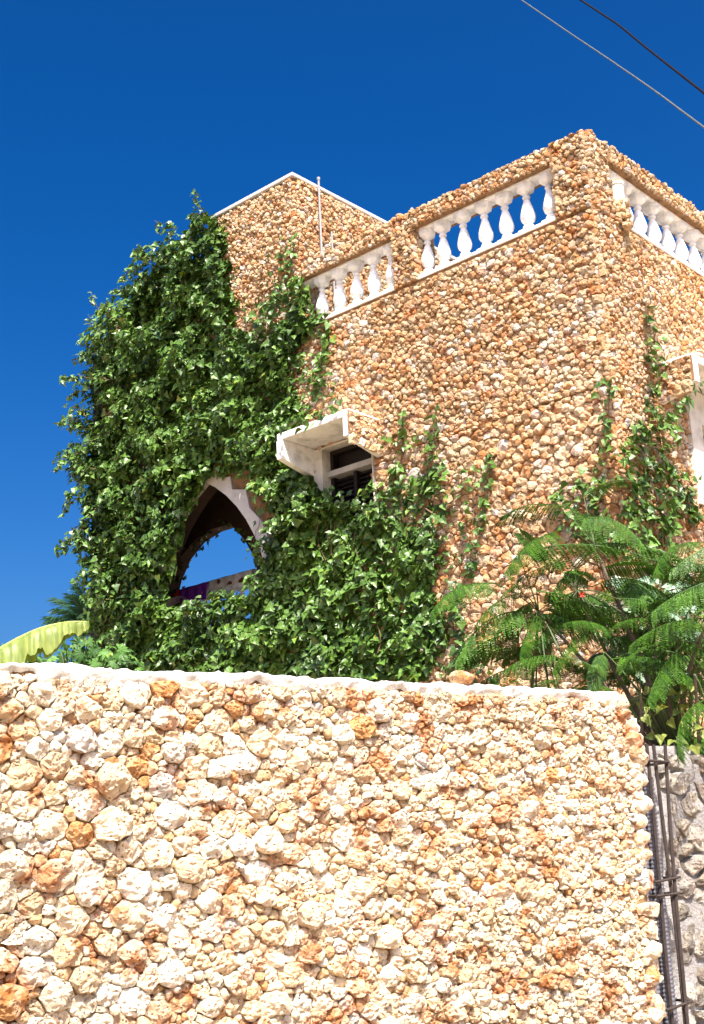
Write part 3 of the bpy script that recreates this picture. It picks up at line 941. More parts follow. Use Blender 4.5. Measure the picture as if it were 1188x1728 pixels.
# stones on the outer cheeks of the canopies
S_CH = [(0.06, 160), (0.042, 420), (0.028, 700)]
fr = Frame(L * 3.018, R, nR)
box_obj('mortar', M_MORTAR, can_l, fr, -0.595, 0.0, 6.56, 6.84, 0.003, 0.009)
face_stones(fr, -0.58, -0.02, 6.42, 6.84, S_CH, None, lambda x, y: y > 6.46 + max(0, -x - 0.02) * 0.2, (0.012, 0.03))
fr = Frame(R * 0.948, -L, nL)
box_obj('mortar', M_MORTAR, can_r, fr, 0.0, 0.445, 6.56, 6.84, 0.003, 0.009)
face_stones(fr, 0.02, 0.43, 6.42, 6.84, S_CH, None, lambda x, y: y > 6.46 + x * 0.25, (0.012, 0.03))
# the 300 stones that show largest are pieces of their own
cand.sort(key=lambda c: -c[0])
for i, (seen, parent, fr, x, y, zz, vs, fs, tint) in enumerate(cand):
    if i < 300:
        o = link('stone', mesh('stone', vs, fs, M_HSTONE, [tint] * len(vs)), parent)
        o.matrix_local = Matrix.Translation(fr.p(x, y, zz)) @ fr.rot.to_4x4()
    else:
        stuff.add([fr.p(x + v[0], y + v[1], zz + v[2]) for v in vs], fs, tint)
tag(stuff.build('stone_facing', M_HSTONE, house, tint=True), kind='stuff')

# ================================================================== garden wall
gard = empty('garden_wall', G0, 'near garden wall of cream coral stones with a whitewashed top, filling the lower picture', 'wall')
rg = random.Random(23)
ENDX = 3.13


def gtop(x):
    return 2.485 + 0.02 * noise.noise(Vector((x * 3.1, 3.3, 0)))


def gend(y):
    """right-hand edge of the wall: rounded at the top"""
    if y > 2.22:
        return ENDX - 0.10 * ((y - 2.22) / 0.26) ** 1.6
    return ENDX - 0.055 * (2.22 - y) / 1.2


nseg = 14
outl = [(-0.9, 0.0), (gend(0), 0.0)] + [(gend(0.2 + i * 0.2), 0.2 + i * 0.2) for i in range(11)] + [(gend(2.32), 2.32), (gend(2.46), 2.46)]
outl += [(ENDX - 0.3 - i * 0.25, 2.46) for i in range(nseg)] + [(-0.9, 2.46)]
core = slab('mortar', F_GARD, outl, [], -0.32, -0.006, (M_GMORTAR, M_GMORTAR, M_GMORTAR), gard)
gstuff = MB()
gc = []
gkeep = lambda x, y: x < gend(y) - 0.035 and y < gtop(x) - 0.05
sizesL = [(0.066, 70), (0.052, 280), (0.040, 450), (0.030, 500), (0.020, 900), (0.013, 1500)]
sizesR = [(0.066, 14), (0.052, 60), (0.038, 260), (0.027, 800), (0.019, 1600), (0.012, 3000)]
cells = pack(-0.55, ENDX + 0.01, 0.7, 2.452, sizesL, rg, 0.84, gkeep, 0.72, lambda x: 1.30 - 0.15 * max(0, x), lambda x, r: (1.0 - 0.24 * max(0, x)) ** 2 if r > 0.045 else (1 if r > 0.025 else min(1, 0.62 + 0.3 * max(0, x - 0.3))))
for (x, y, r, poly) in cells:
    big = r > 0.026
    vs, fs = stone_geo(poly, r, r * rg.uniform(0.24, 0.54) + 0.012, rg, 26 if big else 10, RINGS_NEAR if big else RINGS_SMALL, 0.32 if big else 0.36, -0.015 * r if r > 0.03 else -0.05 * r)
    vs = [(a, min(b, gtop(x) - 0.028 - y + 0.25 * max(0, b - (gtop(x) - 0.028 - y))) if b > gtop(x) - 0.028 - y else b, c) for a, b, c in vs]
    tint = pick(PAL_GARD, rg, x, y)
    if not big and rg.random() < 0.25:
        tint = rg.choice([(0.58, 0.40, 0.22), (0.62, 0.46, 0.28)])
    zz = rg.uniform(-0.014, 0.012) + (0.0 if big else 0.004)
    wp = G0 + F_GARD.p(x, y)
    if r > 0.02 and in_view(wp, 0.02):
        gc.append((r / (wp - CAM_POS).length, x, y, zz, vs, fs, tint))
    else:
        gstuff.add([F_GARD.p(x + v[0], y + v[1], zz + v[2]) for v in vs], fs, tint)
gc.sort(key=lambda c: -c[0])
for i, (s, x, y, zz, vs, fs, tint) in enumerate(gc):
    if i < 300:
        o = link('stone', mesh('stone', vs, fs, M_GSTONE, [tint] * len(vs)), gard)
        o.matrix_local = Matrix.Translation(F_GARD.p(x, y, zz)) @ F_GARD.rot.to_4x4()
    else:
        gstuff.add([F_GARD.p(x + v[0], y + v[1], zz + v[2]) for v in vs], fs, tint)
# lower, unseen course and the end face
for (x, y, r, poly) in pack(-0.85, ENDX - 0.05, 0.02, 0.75, [(0.1, 40), (0.06, 120)], rg, 0.82):
    vs, fs = stone_geo(poly, r, 0.04, rg, 9, RINGS_SMALL, 0.3, 0.003)
    gstuff.add([F_GARD.p(x + v[0], y + v[1], v[2]) for v in vs], fs, pick(PAL_GARD, rg))
for i in range(420):
    y = rg.uniform(0.1, 2.46)
    vs, fs = rock_geo(rg.uniform(0.018, 0.05), rg)
    x0, z0 = gend(y) - 0.01 + rg.uniform(-0.02, 0.01), rg.uniform(-0.3, 0.01)
    gstuff.add([F_GARD.p(x0 + v.x, y + v.y, z0 + v.z) for v in vs], fs, pick(PAL_GARD, rg))
tag(gstuff.build('small_stones', M_GSTONE, gard, tint=True), kind='stuff')


# whitewashed crust along the top
def cap_mesh():
    nx, prof_n = 260, 12
    vs, fs = [], []
    for i in range(nx + 1):
        x = -0.9 + (ENDX - 0.04 + 0.9) * i / nx
        t = gtop(x) - 0.20 * max(0, (x - (ENDX - 0.14)) / 0.10) ** 2
        for k in range(prof_n + 1):
            a = k / prof_n
            if a < 0.45:                                 # front face, ragged lower edge
                q = a / 0.45
                low = 0.060 + 0.045 * noise.noise(Vector((x * 6, 1, 7))) + 0.03 * noise.noise(Vector((x * 21, 4, 7)))
                yy, zz = t - low * (1 - q), -0.006 + 0.026 * math.sin(q * 1.5)
            else:
                q = (a - 0.45) / 0.55
                yy, zz = t + 0.016 * math.sin(q * math.pi), 0.020 - 0.37 * q
            nv = noise.noise_vector(Vector((x * 14, yy * 14, zz * 14)))
            nv2 = noise.noise_vector(Vector((x * 45, yy * 45, zz * 45)))
            vs.append(F_GARD.p(x, yy + nv.y * 0.014 + nv2.y * 0.009, zz + nv.z * 0.012 + nv2.z * 0.006))
    w_ = prof_n + 1
    for i in range(nx):
        for k in range(prof_n):
            fs.append((i * w_ + k, (i + 1) * w_ + k, (i + 1) * w_ + k + 1, i * w_ + k + 1))
    return mesh('cap', vs, fs, M_CAP, smooth=True)


link('cap', cap_mesh(), gard)
# a loose stone lying on top
vs, fs = rock_geo(0.045, rg, 1.3, 0.8, 0.8)
o = link('loose_stone', mesh('loose_stone', vs, fs, M_GSTONE, [(0.55, 0.42, 0.25)] * len(vs)))
o.location = G0 + F_GARD.p(2.13, 2.525, -0.03)
tag(o, 'small tan stone lying loose on the white top of the garden wall', 'stone')

# ================================================================== rough grey wall and the column cage beside the garden wall
rub = empty('rubble_wall', G0 + F_GARD.p(3.62, 0, -0.30), 'rough grey mortar and rubble wall in shade at the right behind rusty bars', 'wall')
F_RUB = Frame(ORI, GW, GN)
rr = random.Random(5)


def rub_mesh():
    nx, ny = 40, 70
    vs, fs = [], []
    for i in range(nx + 1):
        for j in range(ny + 1):
            x, y = -0.46 + 2.6 * i / nx, 2.27 * j / ny
            z = 0.05 * noise.noise(Vector((x * 5, y * 5, 2))) + 0.03 * noise.noise(Vector((x * 14, y * 14, 2)))
            vs.append(F_RUB.p(x, y + (0.03 * noise.noise(Vector((x * 6, 9, 9))) if j == ny else 0), z))
    for i in range(nx):
        for j in range(ny):
            a = i * (ny + 1) + j
            fs.append((a, a + ny + 1, a + ny + 2, a + 1))
    n0 = len(vs)
    for i in range(nx + 1):
        vs.append(F_RUB.p(-0.46 + 2.6 * i / nx, 2.26, -0.3))
    for i in range(nx):
        fs.append((i * (ny + 1) + ny, (i + 1) * (ny + 1) + ny, n0 + i + 1, n0 + i))
    return mesh('mortar', vs, fs, M_GREYMORTAR, smooth=True)


link('mortar', rub_mesh(), rub)
for (x, y, r, poly) in pack(-0.10, 2.12, 0.5, 2.25, [(0.075, 8), (0.05, 22), (0.03, 60)], rr, 0.85):
    vs, fs = stone_geo(poly, r, rr.uniform(0.02, 0.05), rr, 18, RINGS_NEAR, 0.34, 0.012)
    c = rr.choice([(0.24, 0.23, 0.22), (0.34, 0.33, 0.31), (0.18, 0.165, 0.15), (0.28, 0.255, 0.22)])
    o = link('stone', mesh('stone', vs, fs, M_RSTONE, [c] * len(vs)), rub)
    o.matrix_local = Matrix.Translation(F_RUB.p(x, y, 0.0)) @ F_RUB.rot.to_4x4()

cage = empty('rebar_cage', G0 + F_GARD.p(3.30, 0, -0.16), 'tall rusty steel bar cage standing at the end of the stone wall', 'rebar cage')
F_CAGE = Frame(ORI, GW, GN)
bars = [(0.035, 0.0, 0.030), (0.10, 0.0, 0.090), (0.155, 0.02, 0.045), (0.05, -0.13, 0.02), (0.13, -0.13, 0.10)]
for (x, z, xb) in bars:
    mb = MB()
    pts = [F_CAGE.p(xb + (x - xb) * t + 0.006 * math.sin(t * 7 + x * 40), 2.26 * t, z + 0.006 * math.cos(t * 5 + x * 31)) for t in [i / 14 for i in range(15)]]
    mb.tube(pts, 0.0095, n=7)
    mb.build('bar', M_STEEL, cage)
for (x, xb, z) in ((0.005, -0.05, -0.06), (0.075, 0.04, -0.05), (0.10, 0.105, -0.09)):       # thick ribbed bars
    mb = MB()
    vs, fs, n = [], [], 10
    rows = 420
    for i in range(rows + 1):
        t = i / rows
        r = 0.028 + (0.0022 if i % 4 < 2 else 0)
        c = F_CAGE.p(xb + (x - xb) * t, 2.10 * t, z)
        for k in range(n):
            th = 2 * math.pi * k / n
            vs.append(c + GW * (r * math.cos(th)) + GN * (r * math.sin(th)))
    for i in range(rows):
        for k in range(n):
            fs.append((i * n + k, i * n + (k + 1) % n, (i + 1) * n + (k + 1) % n, (i + 1) * n + k))
    fs += [tuple(range(n))[::-1], tuple(rows * n + k for k in range(n))]
    mb.add(vs, fs)
    mb.build('ribbed_bar', M_RIB, cage)
for y, dx in ((2.175, -0.01), (1.60, -0.02), (1.53, -0.015), (1.02, -0.03), (0.5, -0.03)):
    mb = MB()
    sk = rr.uniform(-0.015, 0.02)
    a = [F_CAGE.p(dx, y - sk, 0.02), F_CAGE.p(0.165 + dx, y + sk, 0.03), F_CAGE.p(0.165 + dx, y + sk, -0.14), F_CAGE.p(dx, y - sk, -0.14), F_CAGE.p(dx, y - sk, 0.02)]
    for i in range(4):
        mb.tube([a[i], a[i + 1]], 0.007, n=6)
    mb.build('stirrup', M_STEEL, cage)

# ================================================================== laundry on the loggia rail
def drape(name, x0, x1, y_top, drop, mat, label, seed, zc=-1.3, fringe=None, back=True):
    """cloth folded over the rail: front fall towards us, short fall behind"""
    nx, ny = 26, 16
    vs, fs = [], []
    for i in range(nx + 1):
        x = x0 + (x1 - x0) * i / nx
        for j in range(ny + 1):
            s = -0.12 + (drop + 0.12) * j / ny
            fold = 0.012 * math.sin(x * 34 + seed) + 0.015 * noise.noise(Vector((x * 9, s * 5, seed)))
            if s < 0:
                yy, zz = y_top + s * 0.8, zc - 0.085 + fold * 0.4
            elif s < 0.03:
                yy, zz = y_top + 0.012 * math.sin(s / 0.03 * 3.14), zc - 0.08 + 0.17 * s / 0.03
            else:
                yy, zz = y_top - (s - 0.03) * (1 + 0.06 * math.sin(x * 12 + seed)), zc + 0.09 + fold + 0.02 * (s / drop)
            vs.append(F_LEFT.p(x, yy + 0.008 * noise.noise(Vector((x * 6, 3, seed))), zz))
    for i in range(nx):
        for j in range(ny):
            a = i * (ny + 1) + j
            fs.append((a, a + ny + 1, a + ny + 2, a + 1))
    base = K + F_LEFT.p((x0 + x1) / 2, y_top, zc)
    me = mesh(name, [K + v - base for v in vs], fs, mat, smooth=True)
    o = link(name, me)
    o.location = base
    so = o.modifiers.new('thick', 'SOLIDIFY')
    so.thickness = 0.006
    tag(o, label, 'cloth', 'laundry hung over the balcony rail')
    if fringe:
        mb = MB()
        n = int((x1 - x0) / 0.012)
        for k in range(n):
            x = x0 + 0.004 + (x1 - x0 - 0.008) * k / n
            y0 = y_top - (drop - 0.03) * (1 + 0.06 * math.sin(x * 12 + seed)) + 0.003
            p = K + F_LEFT.p(x, y0, zc + 0.11 + 0.012 * math.sin(x * 34 + seed)) - base
            mb.tube([p, p - UP * 0.03 + L * rs.uniform(-.005, .005), p - UP * 0.06 + L * rs.uniform(-.01, .01)], 0.0035, n=4)
        mb.build('fringe', fringe, o)
    return o


drape('red_cloth', -8.16, -7.98, 5.955, 0.16, M_RED, 'bright red cloth lying on the balcony rail, left end of the laundry', 1.0)
drape('purple_cloth', -7.97, -7.40, 5.955, 0.27, M_PURPLE, 'purple cloth with pale fringe hanging over the balcony rail inside the arch', 2.4, fringe=M_PINK)
drape('pink_towel', -8.10, -7.86, 5.80, 0.16, M_PINK, 'pale pinkish cloth hanging lower behind the purple cloth inside the arch', 4.4, zc=-1.12)
drape('spotted_cloth', -7.36, -6.48, 5.955, 0.17, M_SPOT, 'white cloth with brown spots hanging over the balcony rail inside the arch', 6.1)

# ================================================================== leaves
rl = random.Random(31)


def ivy_shape(k, lob=1.0):
    """one ivy leaf lying in xy, stem at the origin, tip along +y, about one unit long"""
    r = random.Random(100 + k)
    d = r.uniform(0.10, 0.30)
    c = r.uniform(0.02, 0.14)
    vs = [(0, 0, 0), (0, 0.38, -c), (0, 0.72, -c * 0.6 - d * 0.35), (r.uniform(-.06, .06), 1.05, -d)]
    for s in (-1, 1):
        j = r.uniform(0.9, 1.1)
        vs += [(s * 0.26 * j, -0.14, 0.01), (s * 0.50 * j * lob, 0.10, 0.06), (s * 0.36 * j, 0.42, 0.05), (s * 0.20, 0.70, -d * 0.3)]
    fs = [(0, 1, 5, 4), (1, 6, 5), (1, 2, 7, 6), (2, 3, 7),
          (0, 8, 9, 1), (1, 9, 10), (1, 10, 11, 2), (2, 11, 3)]
    return vs, fs


IVY = [ivy_shape(k, 0.85 + 0.1 * (k % 4)) for k in range(6)]


def leaf_matrix(pos, out, size, rnd, droop=0.5, spread=0.9):
    n = (out * rnd.uniform(0.35, 1.0) + UP * rnd.uniform(0.05, 0.9) + Vector((rnd.gauss(0, .33), rnd.gauss(0, .33), rnd.gauss(0, .33)))).normalized()
    side = out.cross(UP)
    t = -UP * droop + out * rnd.uniform(0.0, 0.5) + side * rnd.gauss(0, spread)
    t = t - n * t.dot(n)
    if t.length < 1e-3:
        t = side.copy()
    t.normalize()
    x = t.cross(n)
    m = Matrix((x * size * rnd.uniform(0.85, 1.15), t * size, n * size)).transposed().to_4x4()
    m.translation = pos
    return m


class Vine:
    def __init__(self, name, base, label, group=None):
        self.o = empty(name, base, label, 'vine', group)
        self.base = base
        self.leaves = []                                 # (matrix, shape, tint)
        self.stems = []

    def leaf(self, pos, out, size, rnd, **kw):
        t = min(1, max(0, 0.55 * rnd.random() + 0.22 + 0.55 * noise.noise(pos * 1.4)))
        if rnd.random() < 0.03:
            t = 1.25
        self.leaves.append((leaf_matrix(pos - self.base, out, size * rnd.uniform(0.72, 1.12), rnd, **kw), rnd.randrange(6), t))

    def finish(self, single):
        lv = self.leaves
        def seen(m):
            p = self.base + m.translation
            s = m.col[1].to_3d().length / (p - CAM_POS).length
            s *= max(0.05, m.col[2].to_3d().normalized().dot((CAM_POS - p).normalized()))
            return s if in_view(p, -0.01) else 0
        order = sorted(lv, key=lambda q: -seen(q[0]) * (1 + 0.3 * q[2]))
        mes = []
        for k, (vs, fs) in enumerate(IVY):
            for t in range(3):
                mes.append(mesh('leaf', vs, fs, M_IVY, [((0.25 + 0.25 * t),) * 3] * len(vs)))
        mb = MB()
        for i, (m, k, t) in enumerate(order):
            if i < single:
                o = link('leaf', mes[k * 3 + min(2, int(t * 3))], self.o)
                o.matrix_local = m
            else:
                vs, fs = IVY[k]
                mb.add([m @ Vector(v) for v in vs], fs, (0.1 + t * 0.65,) * 3)
        if mb.v:
            tag(mb.build('foliage', M_IVY, self.o, tint=True), kind='stuff')
        for pts, r0, r1 in self.stems:
            mb = MB()
            mb.tube(pts, r0, r1, n=5)
            mb.build('stem', M_STEM, self.o)


FR = {'L': (F_LEFT, -1), 'R': (F_RIGHT, 1)}


def grow_region(vine, region, rnd):
    nm, pl, d0, d1, den, s0, s1, poly = region
    fr, sg = FR[pl]
    us = [p[0] for p in poly]
    zs = [p[1] for p in poly]
    area = (max(us) - min(us)) * (max(zs) - min(zs))
    ph = Vector((rnd.uniform(0, 50), rnd.uniform(0, 50), 0))
    for _ in range(int(area * den * 1.7)):
        u, z = rnd.uniform(min(us), max(us)), rnd.uniform(min(zs), max(zs))
        # uneven edge
        e = noise.noise_vector(Vector((u * 3.1, z * 3.1, 1.7)))
        if not in_poly(u + e.x * 0.11, z + e.y * 0.11, poly):
            continue
        b = noise.noise(Vector((u * 2.1, z * 2.1, 0)) + ph)
        b2 = noise.noise((Vector((u * 6.0, z * 6.0, 5)) if den > 250 else Vector((u * 5.5, z * 1.3, 5))) + ph)
        if rnd.random() > 0.78 + 0.55 * b + 0.9 * b2:
            continue
        b3 = noise.noise(Vector((u * 4.3, z * 3.6, 9)) + ph)
        bulge = 0.55 + 0.6 * b + 0.85 * b3
        d = d0 + (d1 - d0) * max(0.02, bulge) * (1 - 0.55 * rnd.random() ** 2)
        pos = K + fr.p(sg * u, z, d)
        vine.leaf(pos, fr.N, rnd.uniform(s0, s1) * 0.78, rnd)
    # a closed under-layer of leaves flat against the wall
    if den > 250:
        for _ in range(int(area * 420)):
            u, z = rnd.uniform(min(us), max(us)), rnd.uniform(min(zs), max(zs))
            if in_poly(u, z, poly):
                vine.leaf(K + fr.p(sg * u, z, d0 + 0.05 * rnd.random()), fr.N, rnd.uniform(0.10, 0.14), rnd, spread=0.4)
    # woody stems climbing behind the leaves
    for _ in range(int(area * (1.0 if den > 150 else 0.6))):
        u, z = rnd.uniform(min(us), max(us)), rnd.uniform(min(zs), max(zs))
        pts = []
        for k in range(9):
            if not in_poly(u, z, poly):
                break
            pts.append(K + fr.p(sg * u, z, d0 + 0.02 + 0.03 * rnd.random() + (0.06 if den > 150 else 0)) - vine.base)
            u += rnd.gauss(0, 0.07)
            z += rnd.uniform(0.08, 0.2)
        if len(pts) > 2:
            vine.stems.append((pts, rnd.uniform(0.005, 0.011), 0.003))


def grow_strand(vine, st, rnd):
    pl, d, n, pts = st
    fr, sg = FR[pl]
    P = [K + fr.p(sg * u, z, d) for u, z in pts]
    seg = [(P[i + 1] - P[i]).length for i in range(len(P) - 1)]
    tot = sum(seg)

    def at(t):
        s = t * tot
        for i, l in enumerate(seg):
            if s <= l or i == len(seg) - 1:
                return P[i].lerp(P[i + 1], min(1, s / l))
            s -= l
    cur = [at(k / 16) + Vector((rnd.gauss(0, .012), rnd.gauss(0, .012), rnd.gauss(0, .012))) for k in range(17)]
    vine.stems.append(([q - vine.base for q in cur], 0.006, 0.002))
    for k in range(n):
        t = rnd.random()
        wd = 0.10 * (1 - 0.6 * t)
        pos = at(t) + fr.X * rnd.gauss(0, wd * 0.6) + UP * rnd.gauss(0, wd * 0.6) + fr.N * rnd.uniform(-0.02, wd)
        vine.leaf(pos, fr.N, rnd.uniform(0.07, 0.125) * (1 - 0.25 * t), rnd)


v1 = Vine('ivy', K + F_LEFT.p(-5.5, 0, 0.1), 'large mass of green ivy covering the left part of the stone house and its arch')
v2 = Vine('ivy', K + F_RIGHT.p(0.7, 0, 0.1), 'smaller ivy climbing the right face of the house beside its canopied window')
for rgn in VINE_REGIONS:
    grow_region(v2 if rgn[0].startswith('right') else v1, rgn, rl)
for st_ in VINE_STRANDS:
    near_right = st_[0] == 'R' or st_[3][0][0] < 0.6
    grow_strand(v2 if near_right else v1, st_, rl)
# ivy wrapping the end of the loggia and hanging round the arches
for k in range(3400):
    y = rl.uniform(3.4, 9.7)
    b = (0.22 + 0.28 * noise.noise(Vector((y * 1.6, 2, 8)))) * (1.0 if y > 6.0 else 0.3)
    pos = K + F_LEFT.p(-(8.25 if y > 6 else 8.02) - max(0.02, b) * rl.random() ** 0.7, y, rl.uniform(-1.2, 0.3))
    v1.leaf(pos, (nL + L * 0.4).normalized(), rl.uniform(0.07, 0.12), rl)
for k in range(26):                                      # loose runners trailing off the left edge
    y = rl.uniform(6.5, 10.2)
    x0 = 8.25 - max(0, y - 9.0) * 1.1
    ln = rl.uniform(0.2, 0.6)
    dz = rl.uniform(-0.25, 0.22)
    grow_strand(v1, ('L', rl.uniform(0.1, 0.5), int(14 + 34 * ln), [(x0, y), (x0 + ln * 0.55, y + dz * 0.7 + 0.05), (x0 + ln, y + dz)]), rl)
for k in range(1500):
    y = rl.uniform(3.4, 9.7)
    v1.leaf(K + F_LEFT.p(rl.uniform(-8.45, -7.85), y, rl.uniform(0.03, 0.22)), nL, rl.uniform(0.07, 0.12), rl)
for k in range(1300):
    x = rl.uniform(-8.4, -5.85)
    top = 10.05 + (x + 5.81) * 0.19
    v1.leaf(K + F_LEFT.p(x, top + 0.5 * rl.random() * max(0.2, 0.7 + noise.noise(Vector((x * 2.4, 5, 5)))) , rl.uniform(-1.0, 0.3)), (nL + UP * 0.5).normalized(), rl.uniform(0.08, 0.13), rl)
AP = [(-6.38, 5.92), (-6.46, 6.16), (-6.62, 6.40), (-6.90, 6.70), (-7.3, 6.70), (-7.66, 6.62), (-7.96, 6.43), (-8.18, 6.15), (-8.27, 5.9)]
for k in range(150):
    i = rl.randrange(len(AP) - 1)
    t = rl.random()
    x, y = AP[i][0] + (AP[i + 1][0] - AP[i][0]) * t, AP[i][1] + (AP[i + 1][1] - AP[i][1]) * t
    cx, cy = -7.3, 6.1
    o_ = rl.uniform(-0.02, 0.12) if rl.random() > 0.03 else -0.08
    q = Vector((x - cx, y - cy)).normalized() * o_
    v1.leaf(K + F_LEFT.p(x + q.x, y + q.y, rl.uniform(-1.5, -1.15)), nL, rl.uniform(0.06, 0.10), rl)
v1.finish(300)
v2.finish(300)

# ================================================================== feathery tree behind the wall's right end
tree = empty('feathery_tree', (1.78, 7.55, 0), 'young tree with feathery fern-like leaves beyond the right end of the garden wall', 'tree')
TB = Vector((1.78, 7.55, 0))
rt_ = random.Random(77)


def frond_mesh(k):
    """a bipinnate leaf one unit long: an arched midrib with pairs of combed side leaflets"""
    r = random.Random(400 + k)
    mb = MB()
    arch = r.uniform(0.06, 0.20)
    mid = lambda t: Vector((0, t, arch * math.sin(t * 2.6) - arch * 1.1 * t * t))
    mb.tube([mid(i / 10) for i in range(11)], 0.009, 0.003, n=4, tint=(0.45,) * 3)
    npair = 23
    for i in range(npair):
        t = 0.12 + 0.87 * i / (npair - 1)
        ln = 0.23 * math.sin(min(1, (t + 0.12)) * 2.62) ** 0.7 + 0.02
        for s in (-1, 1):
            fwd = 0.55 + 0.5 * t + r.uniform(-.06, .06)
            d = Vector((s * 1.0, fwd, r.uniform(-0.75, -0.35))).normalized()
            b = mid(t)
            nl = 15
            tint = (r.uniform(0.2, 0.7),) * 3
            side = d.cross(Vector((0, 0, 1))).normalized()
            droop = r.uniform(0.25, 0.7)
            for j in range(nl):
                q = (j + 0.5) / nl
                p = b + d * (ln * q) - Vector((0, 0, 1)) * droop * ln * q * q
                lw = 0.0205 * math.sin(0.35 + 2.5 * q)
                for e in (-1, 1):
                    tip = p + side * e * lw + d * 0.012 + Vector((0, 0, r.uniform(-0.006, 0.006)))
                    wv = d * (0.016)
                    mb.add([p - wv * 0.6, p + wv * 0.6, tip + wv * 0.4, tip - wv * 0.6], [(0, 1, 2, 3)], tint)
    return mesh('frond', mb.v, mb.f, M_FROND, mb.t)


FR_ME = [frond_mesh(k) for k in range(6)]


def place_frond(parent, base, a, b, k, width=1.0, lift=None):
    """a, b world points of base and tip"""
    y = b - a
    ln = y.length
    y.normalize()
    z = (UP + Vector((rt_.gauss(0, .25), rt_.gauss(0, .25), 0)))
    z = (z - y * z.dot(y)).normalized()
    x = y.cross(z)
    m = Matrix((x * ln * width, y * ln, z * ln)).transposed().to_4x4()
    m.translation = a - base
    o = link('frond', FR_ME[k % 6], parent)
    o.matrix_local = m


tips = []
for i, (a, b) in enumerate(FRONDS):
    if i in (29, 30, 31, 33, 35, 36, 37, 38):
        continue
    a, b = Vector(a), Vector(b)
    place_frond(tree, TB, a, b, i, rt_.uniform(0.9, 1.25))
    tips.append(a)
for i in range(95):                                     # inner, shaded fronds and the unseen far side
    th = rt_.uniform(0, 6.28)
    c = TB + Vector((rt_.uniform(-0.85, 0.6), rt_.uniform(-0.35, 0.7), rt_.uniform(2.3, 3.45)))
    ln = rt_.uniform(0.35, 0.55)
    place_frond(tree, TB, c, c + Vector((math.cos(th) * ln, math.sin(th) * ln, rt_.uniform(-0.2, 0.05))), i, rt_.uniform(0.9, 1.2))
    tips.append(c)
mb = MB()
tr = [Vector((0.05, 0.0, -0.1)), Vector((0.0, 0.02, 0.8)), Vector((0.02, -0.02, 1.6)), Vector((-0.04, 0.0, 2.2)), Vector((-0.10, 0.02, 2.7))]
mb.tube(tr, 0.075, 0.035, n=10)
mb.build('trunk', M_BARK, tree)
forks = [Vector((1.30, 7.48, 3.25)), Vector((1.05, 7.40, 3.12)), Vector((1.45, 7.62, 3.55)), Vector((1.75, 7.05, 2.85)), Vector((2.0, 7.1, 3.1)), Vector((1.5, 7.0, 2.55)), Vector((1.85, 7.9, 3.2)), Vector((1.75, 6.80, 2.62))]
starts = [tr[3], tr[3], tr[4], tr[3], tr[3], tr[2], tr[4], tr[2]]
for f_, s_ in zip(forks, starts):
    e = f_ - TB
    mb = MB()
    md = s_.lerp(e, 0.5) + Vector((rt_.gauss(0, .05), rt_.gauss(0, .05), 0.06))
    mb.tube([s_, s_.lerp(md, .5), md, md.lerp(e, .6), e], 0.018, 0.007, n=7)
    mb.build('branch', M_BARK, tree)
for a in tips:
    f_ = min(forks, key=lambda q: (q - a).length)
    mb = MB()
    mb.tube([f_ - TB, (f_ - TB).lerp(a - TB, 0.5) + Vector((0, 0, 0.02)), a - TB], 0.004, 0.003, n=5)
    mb.build('twig', M_GREENSTEM, tree)
# the one red blossom
fl = Vector((1.316, 7.45, 3.215)) - TB
mb = MB()
for k in range(5):
    th = k * 1.256 + 0.4
    d = Vector((math.cos(th), -0.35, math.sin(th))).normalized()
    s = Vector((-math.sin(th), 0, math.cos(th)))
    mb.add([fl, fl + d * 0.012 + s * 0.008, fl + d * 0.022 + Vector((0, -0.008, 0)), fl + d * 0.012 - s * 0.008], [(0, 1, 2, 3)])
mb.build('blossom', M_FLOWER, tree)

# ================================================================== shrubs with lobed leaves
def lobed_leaf(k, lobes=7):
    r = random.Random(900 + k)
    vs, fs = [(0, 0, 0)], []
    for i in range(lobes):
        th = math.pi / 2 + (i - (lobes - 1) / 2) * (4.4 / lobes)
        ln = 0.62 * (1 - 0.45 * abs(i - (lobes - 1) / 2) / (lobes / 2)) + r.uniform(-.04, .04)
        d = Vector((math.cos(th), math.sin(th), 0))
        s = Vector((-d.y, d.x, 0))
        dr = r.uniform(0.05, 0.22)
        n = len(vs)
        wd = 0.085
        vs += [d * 0.22 + s * wd * 0.9, d * ln * 0.62 + s * wd * 1.1 + Vector((0, 0, -dr * .25)), d * ln + Vector((0, 0, -dr)), d * ln * 0.62 - s * wd * 1.1 + Vector((0, 0, -dr * .25)), d * 0.22 - s * wd * 0.9, d * ln * 0.5 + Vector((0, 0, -0.035))]
        fs += [(0, n + 4, n + 5, n), (n, n + 5, n + 1), (n + 1, n + 5, n + 2), (n + 2, n + 5, n + 3), (n + 3, n + 5, n + 4)]
    return [Vector(v) for v in vs], fs


LOBED = [lobed_leaf(k) for k in range(4)]


